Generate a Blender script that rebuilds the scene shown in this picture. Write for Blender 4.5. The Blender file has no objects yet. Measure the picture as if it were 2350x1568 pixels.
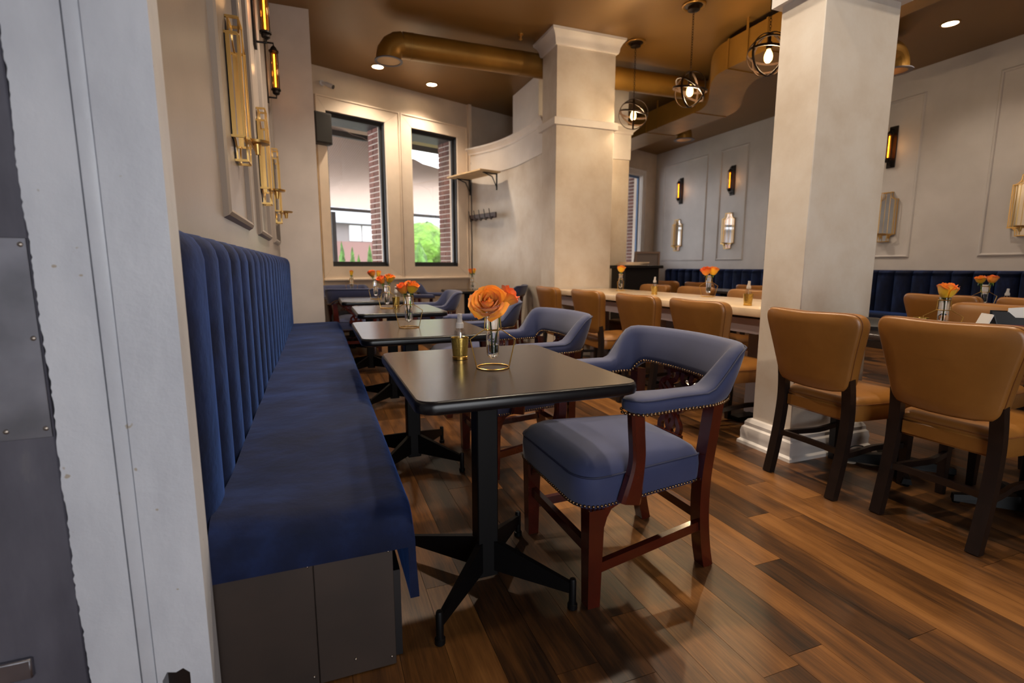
import bpy, bmesh, math, random
from mathutils import Vector, Matrix
random.seed(7)
PI = math.pi
S = bpy.context.scene
COL = S.collection

# ------------------------------------------------------------------ camera, world, light, exposure
cam_d = bpy.data.cameras.new('camera')
cam = bpy.data.objects.new('camera', cam_d); COL.objects.link(cam)
cam.location = (0, 0, 1.085)
cam.rotation_euler = (math.radians(90 - 8.45), 0, math.radians(-20.8))
cam_d.sensor_width = 36.0
cam_d.lens = 36.0 * 1160 / 2350
cam_d.clip_start = 0.05
cam_d.dof.use_dof = True
cam_d.dof.focus_distance = 1.9
cam_d.dof.aperture_fstop = 2.8
S.camera = cam

w = bpy.data.worlds.new('overcast_sky'); S.world = w
w.use_nodes = True
bg = w.node_tree.nodes['Background']
bg.inputs[0].default_value = (0.95, 0.97, 1.0, 1)
bg.inputs[1].default_value = 5.0

def area_light(name, loc, rot, sx, sy, power, col, portal=False):
    L = bpy.data.lights.new(name, 'AREA'); L.shape = 'RECTANGLE'; L.size = sx; L.size_y = sy
    L.energy = power; L.color = col
    if portal: L.cycles.is_portal = True
    o = bpy.data.objects.new(name, L); COL.objects.link(o); o.location = loc; o.rotation_euler = rot
    return o
# daylight through the glazed entrance front behind the camera (opening in wall_back)
area_light('entrance_portal', (0.6, -2.42, 1.25), (PI/2, 0, 0), 2.0, 2.1, 1, (1, 1, 1), portal=True)

for sx_, sw_ in ((0.53, 0.8), (1.8, 0.8), (5.98, 2.7)):
    area_light('window_portal', (0.095 + sx_*0.933 - 0.13*0.36, 7.4 + sx_*0.36 + 0.13*0.933, 2.1), (PI/2, 0, math.radians(21.1) + PI), sw_, 2.0, 1, (1, 1, 1), portal=True)

S.cycles.max_bounces = 8
S.cycles.transmission_bounces = 8
S.cycles.caustics_refractive = False
S.cycles.caustics_reflective = False
S.view_settings.view_transform = 'Standard'
S.view_settings.look = 'None'
S.view_settings.gamma = 1.0
S.view_settings.use_curve_mapping = False
S.view_settings.exposure = 0.3

# ------------------------------------------------------------------ materials
def lin(c):
    return tuple(((v/255)/12.92 if v/255 <= 0.04045 else ((v/255+0.055)/1.055)**2.4) for v in c)
MATS = {}
def newmat(name):
    m = bpy.data.materials.new(name); m.use_nodes = True
    nt = m.node_tree; b = nt.nodes['Principled BSDF']
    MATS[name] = m
    return m, nt, b
def N(nt, t, **kw):
    n = nt.nodes.new(t)
    for k, v in kw.items(): setattr(n, k, v)
    return n
def L(nt, a, b): nt.links.new(a, b)
def coords(nt, kind='Object', scale=(1, 1, 1)):
    tc = N(nt, 'ShaderNodeTexCoord'); mp = N(nt, 'ShaderNodeMapping')
    mp.inputs['Scale'].default_value = scale
    L(nt, tc.outputs[kind], mp.inputs['Vector'])
    return mp.outputs[0]
def geo_coords(nt, scale=(1, 1, 1)):
    g = N(nt, 'ShaderNodeNewGeometry'); mp = N(nt, 'ShaderNodeMapping')
    mp.inputs['Scale'].default_value = scale
    L(nt, g.outputs['Position'], mp.inputs['Vector'])
    return mp.outputs[0]
def noise(nt, vec, scale, detail=3, rough=0.5):
    n = N(nt, 'ShaderNodeTexNoise'); n.inputs['Scale'].default_value = scale
    n.inputs['Detail'].default_value = detail; n.inputs['Roughness'].default_value = rough
    L(nt, vec, n.inputs['Vector']); return n.outputs[0]
def ramp(nt, fac, stops):
    r = N(nt, 'ShaderNodeValToRGB'); cr = r.color_ramp
    while len(cr.elements) > 1: cr.elements.remove(cr.elements[-1])
    cr.elements[0].position = stops[0][0]; cr.elements[0].color = (*lin(stops[0][1]), 1)
    for p, c in stops[1:]:
        e = cr.elements.new(p); e.color = (*lin(c), 1)
    L(nt, fac, r.inputs[0]); return r.outputs[0]
def bump(nt, b, h, strength=0.2, dist=0.01):
    n = N(nt, 'ShaderNodeBump'); n.inputs['Strength'].default_value = strength; n.inputs['Distance'].default_value = dist
    L(nt, h, n.inputs['Height']); L(nt, n.outputs[0], b.inputs['Normal'])
def simple(name, col, rough=0.5, metal=0.0, coat=0.0, sheen=0.0, spec=0.5, var=0.0, vscale=6.0, bmp=0.0, bscale=60.0, bdist=0.002, world=True):
    m, nt, b = newmat(name)
    b.inputs['Roughness'].default_value = rough; b.inputs['Metallic'].default_value = metal
    b.inputs['Coat Weight'].default_value = coat; b.inputs['Coat Roughness'].default_value = 0.15
    b.inputs['Sheen Weight'].default_value = sheen; b.inputs['Specular IOR Level'].default_value = spec
    vec = geo_coords(nt) if world else coords(nt)
    if var > 0:
        lo = tuple(max(0, c*(1-var)) for c in col); hi = tuple(min(255, c*(1+var)) for c in col)
        L(nt, ramp(nt, noise(nt, vec, vscale, 4), [(0.3, lo), (0.7, hi)]), b.inputs['Base Color'])
    else:
        b.inputs['Base Color'].default_value = (*lin(col), 1)
    if bmp > 0: bump(nt, b, noise(nt, vec, bscale, 3), bmp, bdist)
    return m
def emit(name, col, strength):
    m, nt, b = newmat(name)
    b.inputs['Base Color'].default_value = (*lin(col), 1)
    b.inputs['Emission Color'].default_value = (*lin(col), 1); b.inputs['Emission Strength'].default_value = strength
    return m
def glass(name, col=(255, 255, 255), rough=0.0, ior=1.45):
    m, nt, b = newmat(name)
    b.inputs['Base Color'].default_value = (*lin(col), 1); b.inputs['Transmission Weight'].default_value = 1.0
    b.inputs['Roughness'].default_value = rough; b.inputs['IOR'].default_value = ior
    return m
def pane_glass(name, tint=(1, 1, 1), refl=0.06):
    m, nt, b = newmat(name); nt.nodes.remove(b)
    out = nt.nodes['Material Output']
    t = N(nt, 'ShaderNodeBsdfTransparent'); t.inputs[0].default_value = (*tint, 1)
    g = N(nt, 'ShaderNodeBsdfGlossy'); g.inputs['Roughness'].default_value = 0.02
    mx = N(nt, 'ShaderNodeMixShader'); mx.inputs[0].default_value = refl
    L(nt, t.outputs[0], mx.inputs[1]); L(nt, g.outputs[0], mx.inputs[2]); L(nt, mx.outputs[0], out.inputs[0])
    return m

simple('greige_wall', (142, 132, 126), 0.34, var=0.03, vscale=3, bmp=0.15, bscale=90)
simple('greige_wall_lit', (192, 181, 174), 0.45, var=0.04, vscale=3, bmp=0.15, bscale=90)  # greige paint lightened to imitate light falling on the camera-facing return wall
simple('grey_wall', (192, 187, 186), 0.5, var=0.03, vscale=3, bmp=0.15, bscale=90)
def plaster():
    m, nt, b = newmat('mottled_plaster')
    v = geo_coords(nt)
    n1 = noise(nt, v, 2.2, 6, 0.62)
    L(nt, ramp(nt, n1, [(0.30, (198, 184, 168)), (0.5, (212, 201, 188)), (0.72, (222, 215, 206))]), b.inputs['Base Color'])
    b.inputs['Roughness'].default_value = 0.5
    bump(nt, b, noise(nt, v, 30, 4), 0.15, 0.004)
plaster()
simple('white_trim', (222, 216, 212), 0.4, var=0.02, vscale=5, bmp=0.08, bscale=60)
simple('far_wall_paint', (205, 188, 170), 0.5, var=0.03, vscale=4)
simple('window_casing_paint', (226, 208, 188), 0.4, var=0.02, vscale=6)
def worn_paint():
    m, nt, b = newmat('worn_white_door_paint')
    v = geo_coords(nt); v2 = geo_coords(nt, (1, 1, 0.35))
    base = ramp(nt, noise(nt, v2, 7, 6, 0.6), [(0.3, (184, 186, 194)), (0.55, (200, 202, 209)), (0.75, (210, 211, 217))])
    chips = N(nt, 'ShaderNodeValToRGB'); chips.color_ramp.elements[0].position = 0.745; chips.color_ramp.elements[1].position = 0.76
    L(nt, noise(nt, v, 34, 2, 0.5), chips.inputs[0])
    mix = N(nt, 'ShaderNodeMix', data_type='RGBA')
    L(nt, chips.outputs[0], mix.inputs[0]); L(nt, base, mix.inputs[6]); mix.inputs[7].default_value = (*lin((170, 158, 144)), 1)
    L(nt, mix.outputs[2], b.inputs['Base Color'])
    b.inputs['Roughness'].default_value = 0.42
    bump(nt, b, noise(nt, v, 22, 5, 0.6), 0.35, 0.006)
worn_paint()
def dark_door():
    m, nt, b = newmat('scuffed_grey_door_paint')
    v = geo_coords(nt, (1, 1, 0.3))
    L(nt, ramp(nt, noise(nt, v, 9, 6, 0.65), [(0.3, (74, 72, 82)), (0.6, (92, 90, 100)), (0.8, (120, 116, 116))]), b.inputs['Base Color'])
    b.inputs['Roughness'].default_value = 0.5
    bump(nt, b, noise(nt, v, 20, 4), 0.2, 0.004)
dark_door()
simple('brushed_steel', (150, 150, 158), 0.38, metal=1.0, var=0.12, vscale=8)
def ceiling_paint():
    m, nt, b = newmat('bronze_ceiling_paint')
    v = geo_coords(nt)
    L(nt, ramp(nt, noise(nt, v, 0.8, 3), [(0.3, (122, 90, 44)), (0.7, (136, 101, 53))]), b.inputs['Base Color'])
    b.inputs['Metallic'].default_value = 0.35; b.inputs['Roughness'].default_value = 0.42
    bump(nt, b, noise(nt, v, 120, 2), 0.08, 0.002)
ceiling_paint()
simple('gold_duct_paint', (146, 108, 46), 0.36, metal=0.55, var=0.06, vscale=4)
simple('galvanised_inside', (84, 84, 98), 0.5)
def wood_planks():
    m, nt, b = newmat('floor_plank_wood')
    oi = N(nt, 'ShaderNodeObjectInfo'); g = N(nt, 'ShaderNodeNewGeometry')
    add = N(nt, 'ShaderNodeMath', operation='ADD'); L(nt, oi.outputs['Random'], add.inputs[0]); L(nt, g.outputs['Random Per Island'], add.inputs[1])
    fr = N(nt, 'ShaderNodeMath', operation='FRACT'); L(nt, add.outputs[0], fr.inputs[0])
    mul = N(nt, 'ShaderNodeMath', operation='MULTIPLY'); L(nt, fr.outputs[0], mul.inputs[0]); mul.inputs[1].default_value = 37.0
    cmb = N(nt, 'ShaderNodeCombineXYZ'); L(nt, mul.outputs[0], cmb.inputs[0]); L(nt, mul.outputs[0], cmb.inputs[1]); L(nt, mul.outputs[0], cmb.inputs[2])
    def stretched(sc):
        mp = N(nt, 'ShaderNodeMapping'); mp.inputs['Scale'].default_value = sc
        L(nt, g.outputs['Position'], mp.inputs['Vector'])
        va = N(nt, 'ShaderNodeVectorMath', operation='ADD'); L(nt, mp.outputs[0], va.inputs[0]); L(nt, cmb.outputs[0], va.inputs[1])
        return va.outputs[0]
    n1 = noise(nt, stretched((9, 1.1, 1)), 1.6, 5, 0.6)     # broad dark streaks
    n2 = noise(nt, stretched((70, 3.0, 1)), 2.2, 5, 0.65)   # fine grain
    m1 = N(nt, 'ShaderNodeMath', operation='MULTIPLY_ADD'); L(nt, n2, m1.inputs[0]); m1.inputs[1].default_value = 0.55
    L(nt, n1, m1.inputs[2])
    m2 = N(nt, 'ShaderNodeMath', operation='MULTIPLY_ADD'); L(nt, fr.outputs[0], m2.inputs[0]); m2.inputs[1].default_value = 0.52
    L(nt, m1.outputs[0], m2.inputs[2])
    m3 = N(nt, 'ShaderNodeMath', operation='MULTIPLY'); L(nt, m2.outputs[0], m3.inputs[0]); m3.inputs[1].default_value = 0.70
    col = ramp(nt, m3.outputs[0], [(0.42, (20, 14, 10)), (0.54, (40, 26, 16)), (0.68, (73, 46, 24)), (0.84, (110, 71, 35)), (0.98, (134, 90, 47))])
    L(nt, col, b.inputs['Base Color'])
    b.inputs['Roughness'].default_value = 0.33; b.inputs['Specular IOR Level'].default_value = 0.45
    bump(nt, b, n2, 0.12, 0.002)
wood_planks()
simple('floor_subfloor', (30, 18, 12), 0.7)
def velvet():
    m, nt, b = newmat('navy_velvet')
    v = geo_coords(nt); v2 = geo_coords(nt, (1, 2.2, 1))
    n1 = noise(nt, v2, 3.6, 5, 0.62)
    L(nt, ramp(nt, n1, [(0.28, (6, 12, 30)), (0.5, (12, 22, 52)), (0.74, (27, 43, 86))]), b.inputs['Base Color'])
    b.inputs['Roughness'].default_value = 0.75
    b.inputs['Sheen Weight'].default_value = 0.55; b.inputs['Sheen Roughness'].default_value = 0.35
    b.inputs['Sheen Tint'].default_value = (*lin((70, 110, 190)), 1)
    b.inputs['Specular IOR Level'].default_value = 0.2
    bump(nt, b, noise(nt, v, 11, 5), 0.45, 0.015)
velvet()
def blue_fabric():
    m, nt, b = newmat('slate_blue_fabric')
    v = coords(nt)
    w1 = N(nt, 'ShaderNodeTexWave'); w1.inputs['Scale'].default_value = 220; L(nt, v, w1.inputs['Vector'])
    L(nt, ramp(nt, noise(nt, v, 5, 3), [(0.3, (46, 52, 84)), (0.7, (55, 62, 98))]), b.inputs['Base Color'])
    b.inputs['Roughness'].default_value = 0.7; b.inputs['Sheen Weight'].default_value = 0.25
    b.inputs['Specular IOR Level'].default_value = 0.3
    bump(nt, b, noise(nt, v, 420, 2), 0.15, 0.001)
blue_fabric()
simple('navy_piping', (32, 38, 66), 0.7)
simple('mahogany', (68, 21, 11), 0.22, coat=0.6, var=0.12, vscale=12)
simple('antique_brass_nails', (134, 108, 80), 0.3, metal=1.0)
def leather():
    m, nt, b = newmat('tan_leather')
    v = coords(nt)
    L(nt, ramp(nt, noise(nt, v, 4, 5, 0.6), [(0.28, (124, 80, 30)), (0.55, (139, 91, 37)), (0.8, (152, 103, 50))]), b.inputs['Base Color'])
    b.inputs['Roughness'].default_value = 0.36; b.inputs['Specular IOR Level'].default_value = 0.5
    b.inputs['Coat Weight'].default_value = 0.25; b.inputs['Coat Roughness'].default_value = 0.5
    bump(nt, b, noise(nt, v, 160, 3), 0.1, 0.002)
leather()
simple('leather_seam', (112, 66, 22), 0.6)
simple('espresso_wood', (25, 16, 13), 0.38, var=0.2, vscale=18)
simple('black_metal', (8, 7, 8), 0.5, spec=0.18)
simple('table_laminate', (45, 37, 34), 0.21, spec=0.5, var=0.04, vscale=50, bmp=0.05, bscale=300)
simple('table_edge_black', (12, 11, 15), 0.28, spec=0.4)
simple('gold_metal', (226, 182, 96), 0.28, metal=1.0)
simple('satin_gold', (220, 180, 110), 0.35, metal=1.0)
glass('clear_glass'); glass('water', (250, 252, 255), 0, 1.33)
glass('amber_glass', (255, 178, 80), 0.02, 1.25)
simple('clear_plastic', (224, 220, 218), 0.3)
MATS['clear_plastic'].node_tree.nodes['Principled BSDF'].inputs['Alpha'].default_value = 0.55
pane_glass('bottle_plastic', (0.93, 0.93, 0.93), 0.16)
simple('mirror', (235, 235, 235), 0.03, metal=1.0)
pane_glass('window_glass')
simple('iron_dark', (30, 24, 21), 0.5, metal=0.6, var=0.3, vscale=30)
simple('oiled_bronze', (44, 32, 24), 0.45, metal=0.75)
emit('filament_orange', (255, 150, 46), 14)
emit('sconce_tube_glow', (255, 128, 30), 1.6)
emit('bulb_warm', (255, 190, 100), 14)
emit('downlight_lens', (255, 224, 180), 30)
simple('bench_base_brown', (48, 37, 31), 0.5, var=0.12, vscale=6, bmp=0.1, bscale=40)
simple('screw_steel', (150, 140, 130), 0.35, metal=1.0)
simple('stone_top', (214, 190, 160), 0.22, var=0.04, vscale=9)
simple('apron_grey', (150, 140, 146), 0.5)
simple('black_paint', (14, 13, 17), 0.4)
simple('paper', (226, 206, 184), 0.7)
simple('white_paper', (230, 228, 226), 0.6)
simple('grey_board', (104, 97, 100), 0.6)
simple('board_frame', (122, 104, 98), 0.5)
simple('raw_pine', (206, 176, 132), 0.6, var=0.08, vscale=12)
simple('dark_walnut', (70, 46, 38), 0.5)
simple('speaker_black', (42, 38, 40), 0.6)
simple('camera_white', (206, 204, 206), 0.4)
simple('cable_black', (18, 16, 16), 0.5)
simple('stem_green', (104, 138, 44), 0.45); simple('leaf_green', (96, 130, 62), 0.45)
def petal(name, base, mid, tip):
    m, nt, b = newmat(name)
    uv = N(nt, 'ShaderNodeUVMap'); sp = N(nt, 'ShaderNodeSeparateXYZ'); L(nt, uv.outputs[0], sp.inputs[0])
    nn = noise(nt, coords(nt), 8, 3)
    ad = N(nt, 'ShaderNodeMath', operation='MULTIPLY_ADD'); L(nt, nn, ad.inputs[0]); ad.inputs[1].default_value = 0.16; L(nt, sp.outputs[1], ad.inputs[2])
    L(nt, ramp(nt, ad.outputs[0], [(0.05, base), (0.74, mid), (1.0, tip)]), b.inputs['Base Color'])
    b.inputs['Roughness'].default_value = 0.5; b.inputs['Subsurface Weight'].default_value = 0.25
    b.inputs['Subsurface Radius'].default_value = (0.01, 0.004, 0.001)
    b.inputs['Sheen Weight'].default_value = 0.2
petal('petal_orange', (255, 194, 66), (255, 186, 60), (255, 150, 40))
petal('petal_bicolor', (255, 206, 46), (255, 192, 42), (246, 124, 40))
petal('petal_coral', (255, 170, 54), (255, 146, 50), (246, 108, 42))
simple('brick_red', (104, 68, 60), 0.8, var=0.2, vscale=5, bmp=0.3, bscale=60)
simple('mortar', (196, 186, 176), 0.9)
simple('dark_frame', (44, 44, 46), 0.5)
simple('blue_frame', (78, 108, 148), 0.5)
def awning():
    m, nt, b = newmat('ribbed_awning')
    w1 = N(nt, 'ShaderNodeTexWave'); w1.inputs['Scale'].default_value = 9; w1.inputs['Distortion'].default_value = 0.6
    L(nt, coords(nt), w1.inputs['Vector'])
    L(nt, ramp(nt, w1.outputs[0], [(0.2, (128, 110, 100)), (0.8, (160, 142, 130))]), b.inputs['Base Color'])
    b.inputs['Roughness'].default_value = 0.8
    tr = N(nt, 'ShaderNodeBsdfTranslucent'); tr.inputs[0].default_value = (*lin((178, 158, 146)), 1)
    mx = N(nt, 'ShaderNodeMixShader'); mx.inputs[0].default_value = 0.6
    L(nt, b.outputs[0], mx.inputs[1]); L(nt, tr.outputs[0], mx.inputs[2]); L(nt, mx.outputs[0], nt.nodes['Material Output'].inputs[0])
awning()
simple('house_siding', (120, 112, 112), 0.8); simple('house_brick', (128, 98, 94), 0.85); simple('house_roof', (132, 134, 138), 0.85, var=0.06, vscale=4)
simple('house_window', (236, 240, 244), 0.3)
simple('arborvitae', (74, 112, 44), 0.7, var=0.3, vscale=5, bmp=0.8, bscale=10, bdist=0.1)
simple('tree_leaves', (88, 126, 42), 0.7, var=0.35, vscale=3, bmp=0.9, bscale=7, bdist=0.15)
simple('bark', (84, 66, 52), 0.8)
simple('lawn', (150, 150, 142), 0.9, var=0.1, vscale=2)
simple('dark_leather', (15, 13, 14), 0.45)
simple('red_trim', (120, 30, 30), 0.5)
def mercury():
    m, nt, b = newmat('speckled_gold_glass')
    v = coords(nt)
    L(nt, ramp(nt, noise(nt, v, 620, 2), [(0.40, (50, 38, 16)), (0.48, (196, 156, 62)), (0.62, (244, 214, 126))]), b.inputs['Base Color'])
    b.inputs['Metallic'].default_value = 0.75; b.inputs['Roughness'].default_value = 0.22
mercury()

# ------------------------------------------------------------------ mesh builder
class B:
    def __init__(s): s.v = []; s.f = []; s.uv = None
    def add(s, vs, fs):
        o = len(s.v); s.v += [tuple(p) for p in vs]; s.f += [tuple(i + o for i in f) for f in fs]; return s
    def box(s, x0, x1, y0, y1, z0, z1, bev=0.0, seg=1, M=None):
        if bev <= 0:
            vs = [(x, y, z) for z in (z0, z1) for y in (y0, y1) for x in (x0, x1)]
            fs = [(0, 2, 3, 1), (4, 5, 7, 6), (0, 1, 5, 4), (2, 6, 7, 3), (0, 4, 6, 2), (1, 3, 7, 5)]
        else:
            bm = bmesh.new(); bmesh.ops.create_cube(bm, size=1.0)
            for v in bm.verts:
                v.co = ((x0+x1)/2 + v.co.x*(x1-x0), (y0+y1)/2 + v.co.y*(y1-y0), (z0+z1)/2 + v.co.z*(z1-z0))
            bmesh.ops.bevel(bm, geom=bm.edges[:], offset=bev, segments=seg, profile=0.5, affect='EDGES')
            bm.verts.index_update()
            vs = [tuple(v.co) for v in bm.verts]; fs = [tuple(v.index for v in f.verts) for f in bm.faces]; bm.free()
        if M is not None: vs = [tuple(M @ Vector(p)) for p in vs]
        return s.add(vs, fs)
    def loft(s, rings, close=True, cap0=True, cap1=True):
        n = len(rings[0]); vs = [p for r in rings for p in r]; fs = []
        for i in range(len(rings)-1):
            for j in range(n if close else n-1):
                k = (j+1) % n
                fs.append((i*n+j, i*n+k, (i+1)*n+k, (i+1)*n+j))
        if cap0: fs.append(tuple(range(n-1, -1, -1)))
        if cap1: fs.append(tuple(range((len(rings)-1)*n, len(rings)*n)))
        return s.add(vs, fs)
    def sweep(s, pts, sec, closed=False, up=None):
        pts = [Vector(p) for p in pts]; n = len(pts); rings = []
        T = []
        for i in range(n):
            a = pts[(i-1) % n] if (closed or i > 0) else pts[i]; c = pts[(i+1) % n] if (closed or i < n-1) else pts[i]
            t = (c - a); T.append(t.normalized() if t.length > 1e-9 else Vector((0, 0, 1)))
        if up is None:
            ref = Vector((0, 0, 1)) if abs(T[0].z) < 0.9 else Vector((1, 0, 0))
            nrm = (ref - T[0]*ref.dot(T[0])).normalized()
        for i in range(n):
            if up is not None:
                u = Vector(up); nrm = (u - T[i]*u.dot(T[i])).normalized()
            elif i > 0:
                q = T[i-1].rotation_difference(T[i]); nrm = q @ nrm
                nrm = (nrm - T[i]*nrm.dot(T[i])).normalized()
            bn = T[i].cross(nrm)
            sc = sec[i] if isinstance(sec[0][0], (tuple, list)) else sec
            rings.append([tuple(pts[i] + bn*a + nrm*b_) for a, b_ in sc])
        if closed: rings.append(rings[0])
        return s.loft(rings, True, not closed, not closed)
    def tube(s, pts, r, n=8, closed=False):
        cs = [(math.cos(2*PI*k/n), math.sin(2*PI*k/n)) for k in range(n)]
        if isinstance(r, (list, tuple)): sec = [[(c*q, d*q) for c, d in cs] for q in r]
        else: sec = [(c*r, d*r) for c, d in cs]
        return s.sweep(pts, sec, closed)
    def bar(s, pts, wd, th, closed=False, up=None):
        return s.sweep(pts, [(-wd/2, -th/2), (wd/2, -th/2), (wd/2, th/2), (-wd/2, th/2)], closed, up)
    def lathe(s, prof, n=24, c=(0, 0, 0), cap0=True, cap1=True):
        rings = [[(c[0]+r*math.cos(2*PI*k/n), c[1]+r*math.sin(2*PI*k/n), c[2]+z) for k in range(n)] for r, z in prof]
        return s.loft(rings, True, cap0, cap1)
    def sphere(s, c, r, n=12, m=8, sz=1.0):
        prof = [(max(1e-4, r*math.sin(PI*i/m)), -r*sz*math.cos(PI*i/m)) for i in range(m+1)]
        return s.lathe(prof, n, c)
    def prism(s, poly, lo, hi, axis='z'):
        f = {'z': lambda a, b, h: (a, b, h), 'y': lambda a, b, h: (a, h, b), 'x': lambda a, b, h: (h, a, b)}[axis]
        return s.loft([[f(a, b, lo) for a, b in poly], [f(a, b, hi) for a, b in poly]])
    def build(s, name, mat, parent=None, smooth=True, ang=38, loc=None):
        me = bpy.data.meshes.new(name); me.from_pydata(s.v, [], s.f); me.validate()
        bm = bmesh.new(); bm.from_mesh(me); bmesh.ops.recalc_face_normals(bm, faces=bm.faces[:]); bm.to_mesh(me); bm.free()
        if smooth:
            me.polygons.foreach_set('use_smooth', [True]*len(me.polygons)); me.set_sharp_from_angle(angle=math.radians(ang))
        me.materials.append(MATS[mat])
        o = bpy.data.objects.new(name, me); COL.objects.link(o)
        if parent: o.parent = parent
        if loc: o.location = loc
        return o

def tag(o, label=None, cat=None, group=None, kind=None):
    if label: o['label'] = label
    if cat: o['category'] = cat
    if group: o['group'] = group
    if kind: o['kind'] = kind
    return o
def empty(name, loc=(0, 0, 0), rz=0.0, label=None, cat=None, group=None, kind=None, parent=None):
    o = bpy.data.objects.new(name, None); COL.objects.link(o); o.empty_display_size = 0.1
    o.location = loc; o.rotation_euler = (0, 0, rz)
    if parent: o.parent = parent
    return tag(o, label, cat, group, kind)
def copy_tree(o, parent=None):
    c = o.copy(); COL.objects.link(c); c.parent = parent
    for ch in o.children: copy_tree(ch, c)
    return c
def place(proto, used, loc, rz, label, group):
    o = proto if not used else copy_tree(proto)
    used.append(1)
    o.location = loc; o.rotation_euler = (0, 0, rz); o['label'] = label; o['group'] = group
    return o
def rrect(x0, x1, y0, y1, r, n=6):
    pts = []
    for cx, cy, a0 in ((x1-r, y1-r, 0), (x0+r, y1-r, PI/2), (x0+r, y0+r, PI), (x1-r, y0+r, 1.5*PI)):
        for k in range(n+1):
            a = a0 + PI/2*k/n; pts.append((cx + r*math.cos(a), cy + r*math.sin(a)))
    return pts
def struct(name, b, mat, label=None, smooth=False, parent=None):
    o = b.build(name, mat, parent, smooth); o['kind'] = 'structure'
    if label: o['label'] = label
    return o
def smoothstep(a, b, x):
    t = max(0, min(1, (x-a)/(b-a))); return t*t*(3-2*t)
def catmull(P, n):
    P = [Vector(p) for p in P]; out = []
    for i in range(len(P)-1):
        p0 = P[max(i-1, 0)]; p1 = P[i]; p2 = P[i+1]; p3 = P[min(i+2, len(P)-1)]
        for k in range(n):
            t = k/n
            out.append(0.5*((2*p1) + (p2-p0)*t + (2*p0-5*p1+4*p2-p3)*t*t + (3*p1-p0-3*p2+p3)*t*t*t))
    out.append(P[-1]); return out

# ------------------------------------------------------------------ room shell
CZ = 3.65; XL = -0.36; XR = 7.5; YS = 5.9
A_FAR = math.radians(21.1); PF = (0.095, 7.4, 0)
struct('ceiling', B().box(-2.0, 9.0, -2.6, 11.6, CZ, CZ+0.1), 'bronze_ceiling_paint', 'bronze brown painted ceiling')

# floor: planks running away from the camera
PW = 0.128; PL = 1.22
floor = struct('floor', B().box(-2.0, 9.0, -2.6, 11.6, -0.06, -0.0125), 'floor_subfloor', 'dark and honey brown wood plank floor')
pb = B().box(-PW/2+0.0006, PW/2-0.0006, -PL/2+0.0007, PL/2-0.0007, -0.0125, 0.0)
plank0 = pb.build('plank', 'floor_plank_wood', floor, smooth=False)
first = True; rest = B(); cnt = 0
i0 = math.floor(-2.0/PW); cells = []
for i in range(i0, int(9.0/PW)):
    off = (random.random()) * PL
    y = -2.6 - off
    while y < 11.4:
        cells.append((i*PW + PW/2 + 0.03, y + PL/2)); y += PL
def plank_rank(c):
    x, y = c
    vis = (-0.3 < x < 4.2 and 0.2 < y < 6.0)
    return (0 if vis else 1, math.hypot(x-0.8, y-0.6))
cells.sort(key=plank_rank)
for k, (x, y) in enumerate(cells):
    if k < 240:
        o = plank0 if first else plank0.copy()
        if not first: COL.objects.link(o); o.parent = floor
        first = False
        o.location = (x, y, 0)
    else:
        rest.box(x-PW/2+0.0006, x+PW/2-0.0006, y-PL/2+0.0007, y+PL/2-0.0007, -0.0125, 0.0)
r = rest.build('plank_field', 'floor_plank_wood', floor, smooth=False); r['kind'] = 'stuff'

# left wall with panel mouldings, the return wall beyond the bench
wall_left = struct('wall_left', B().box(XL-0.2, XL, 1.26, YS+0.01, 0, CZ), 'greige_wall', 'greige wall above the navy bench')
def moulding(parent, plane, a0, a1, z0, z1, wd=0.045, th=0.022, mat='greige_wall', flip=1):
    # rectangular picture-frame moulding on a wall x = plane, spanning a0..a1 in y
    prof = [(0, 0), (wd, 0), (wd*0.85, th*0.75), (wd*0.55, th), (wd*0.25, th*0.7)]
    rings = []
    cs = [(a0, z0, 1, 1), (a1, z0, -1, 1), (a1, z1, -1, -1), (a0, z1, 1, -1)]
    for (a, z, sa, sz) in cs:
        rings.append([(plane + flip*h, a + sa*d, z + sz*d) for d, h in prof])
    rings.append(rings[0])
    return B().loft(rings, True, False, False).build('panel_moulding', mat, parent, ang=25)
for a0, a1 in ((2.47, 3.34), (3.78, 4.62), (5.02, 5.62)):
    moulding(wall_left, XL, a0, a1, 1.29, 3.42, 0.05, 0.03)
struct('wall_return', B().box(XL-0.2, 0.045, YS, YS+0.12, 0, CZ), 'greige_wall_lit', 'greige return wall at the far end of the bench')
struct('wall_niche', B().box(-0.16, -0.04, YS+0.12, 7.6, 0, CZ), 'far_wall_paint')

# far wall, turned 21 degrees, local x runs along it, local y points outdoors
far = empty('wall_far', PF, A_FAR, 'warm white wall with tall windows at the far end', kind='structure')
WTH = 0.2
openings = [(0.10, 0.955, 1.085, 3.115), (1.385, 2.215, 1.085, 3.115), (4.6, 7.36, 1.085, 3.115)]  # last opening widened unseen behind the partition to bring in more daylight
fb = B(); xs = [-0.35, 0.10, 0.955, 1.385, 2.215, 4.6, 7.36, 8.1]
for i in range(0, 7):
    a, b_ = xs[i], xs[i+1]
    if i in (1, 3, 5):
        fb.box(a, b_, 0, WTH, 0, 1.085); fb.box(a, b_, 0, WTH, 3.115, CZ)
    else: fb.box(a, b_, 0, WTH, 0, CZ)
fb.build('wall_panel', 'far_wall_paint', far, smooth=False)

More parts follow.
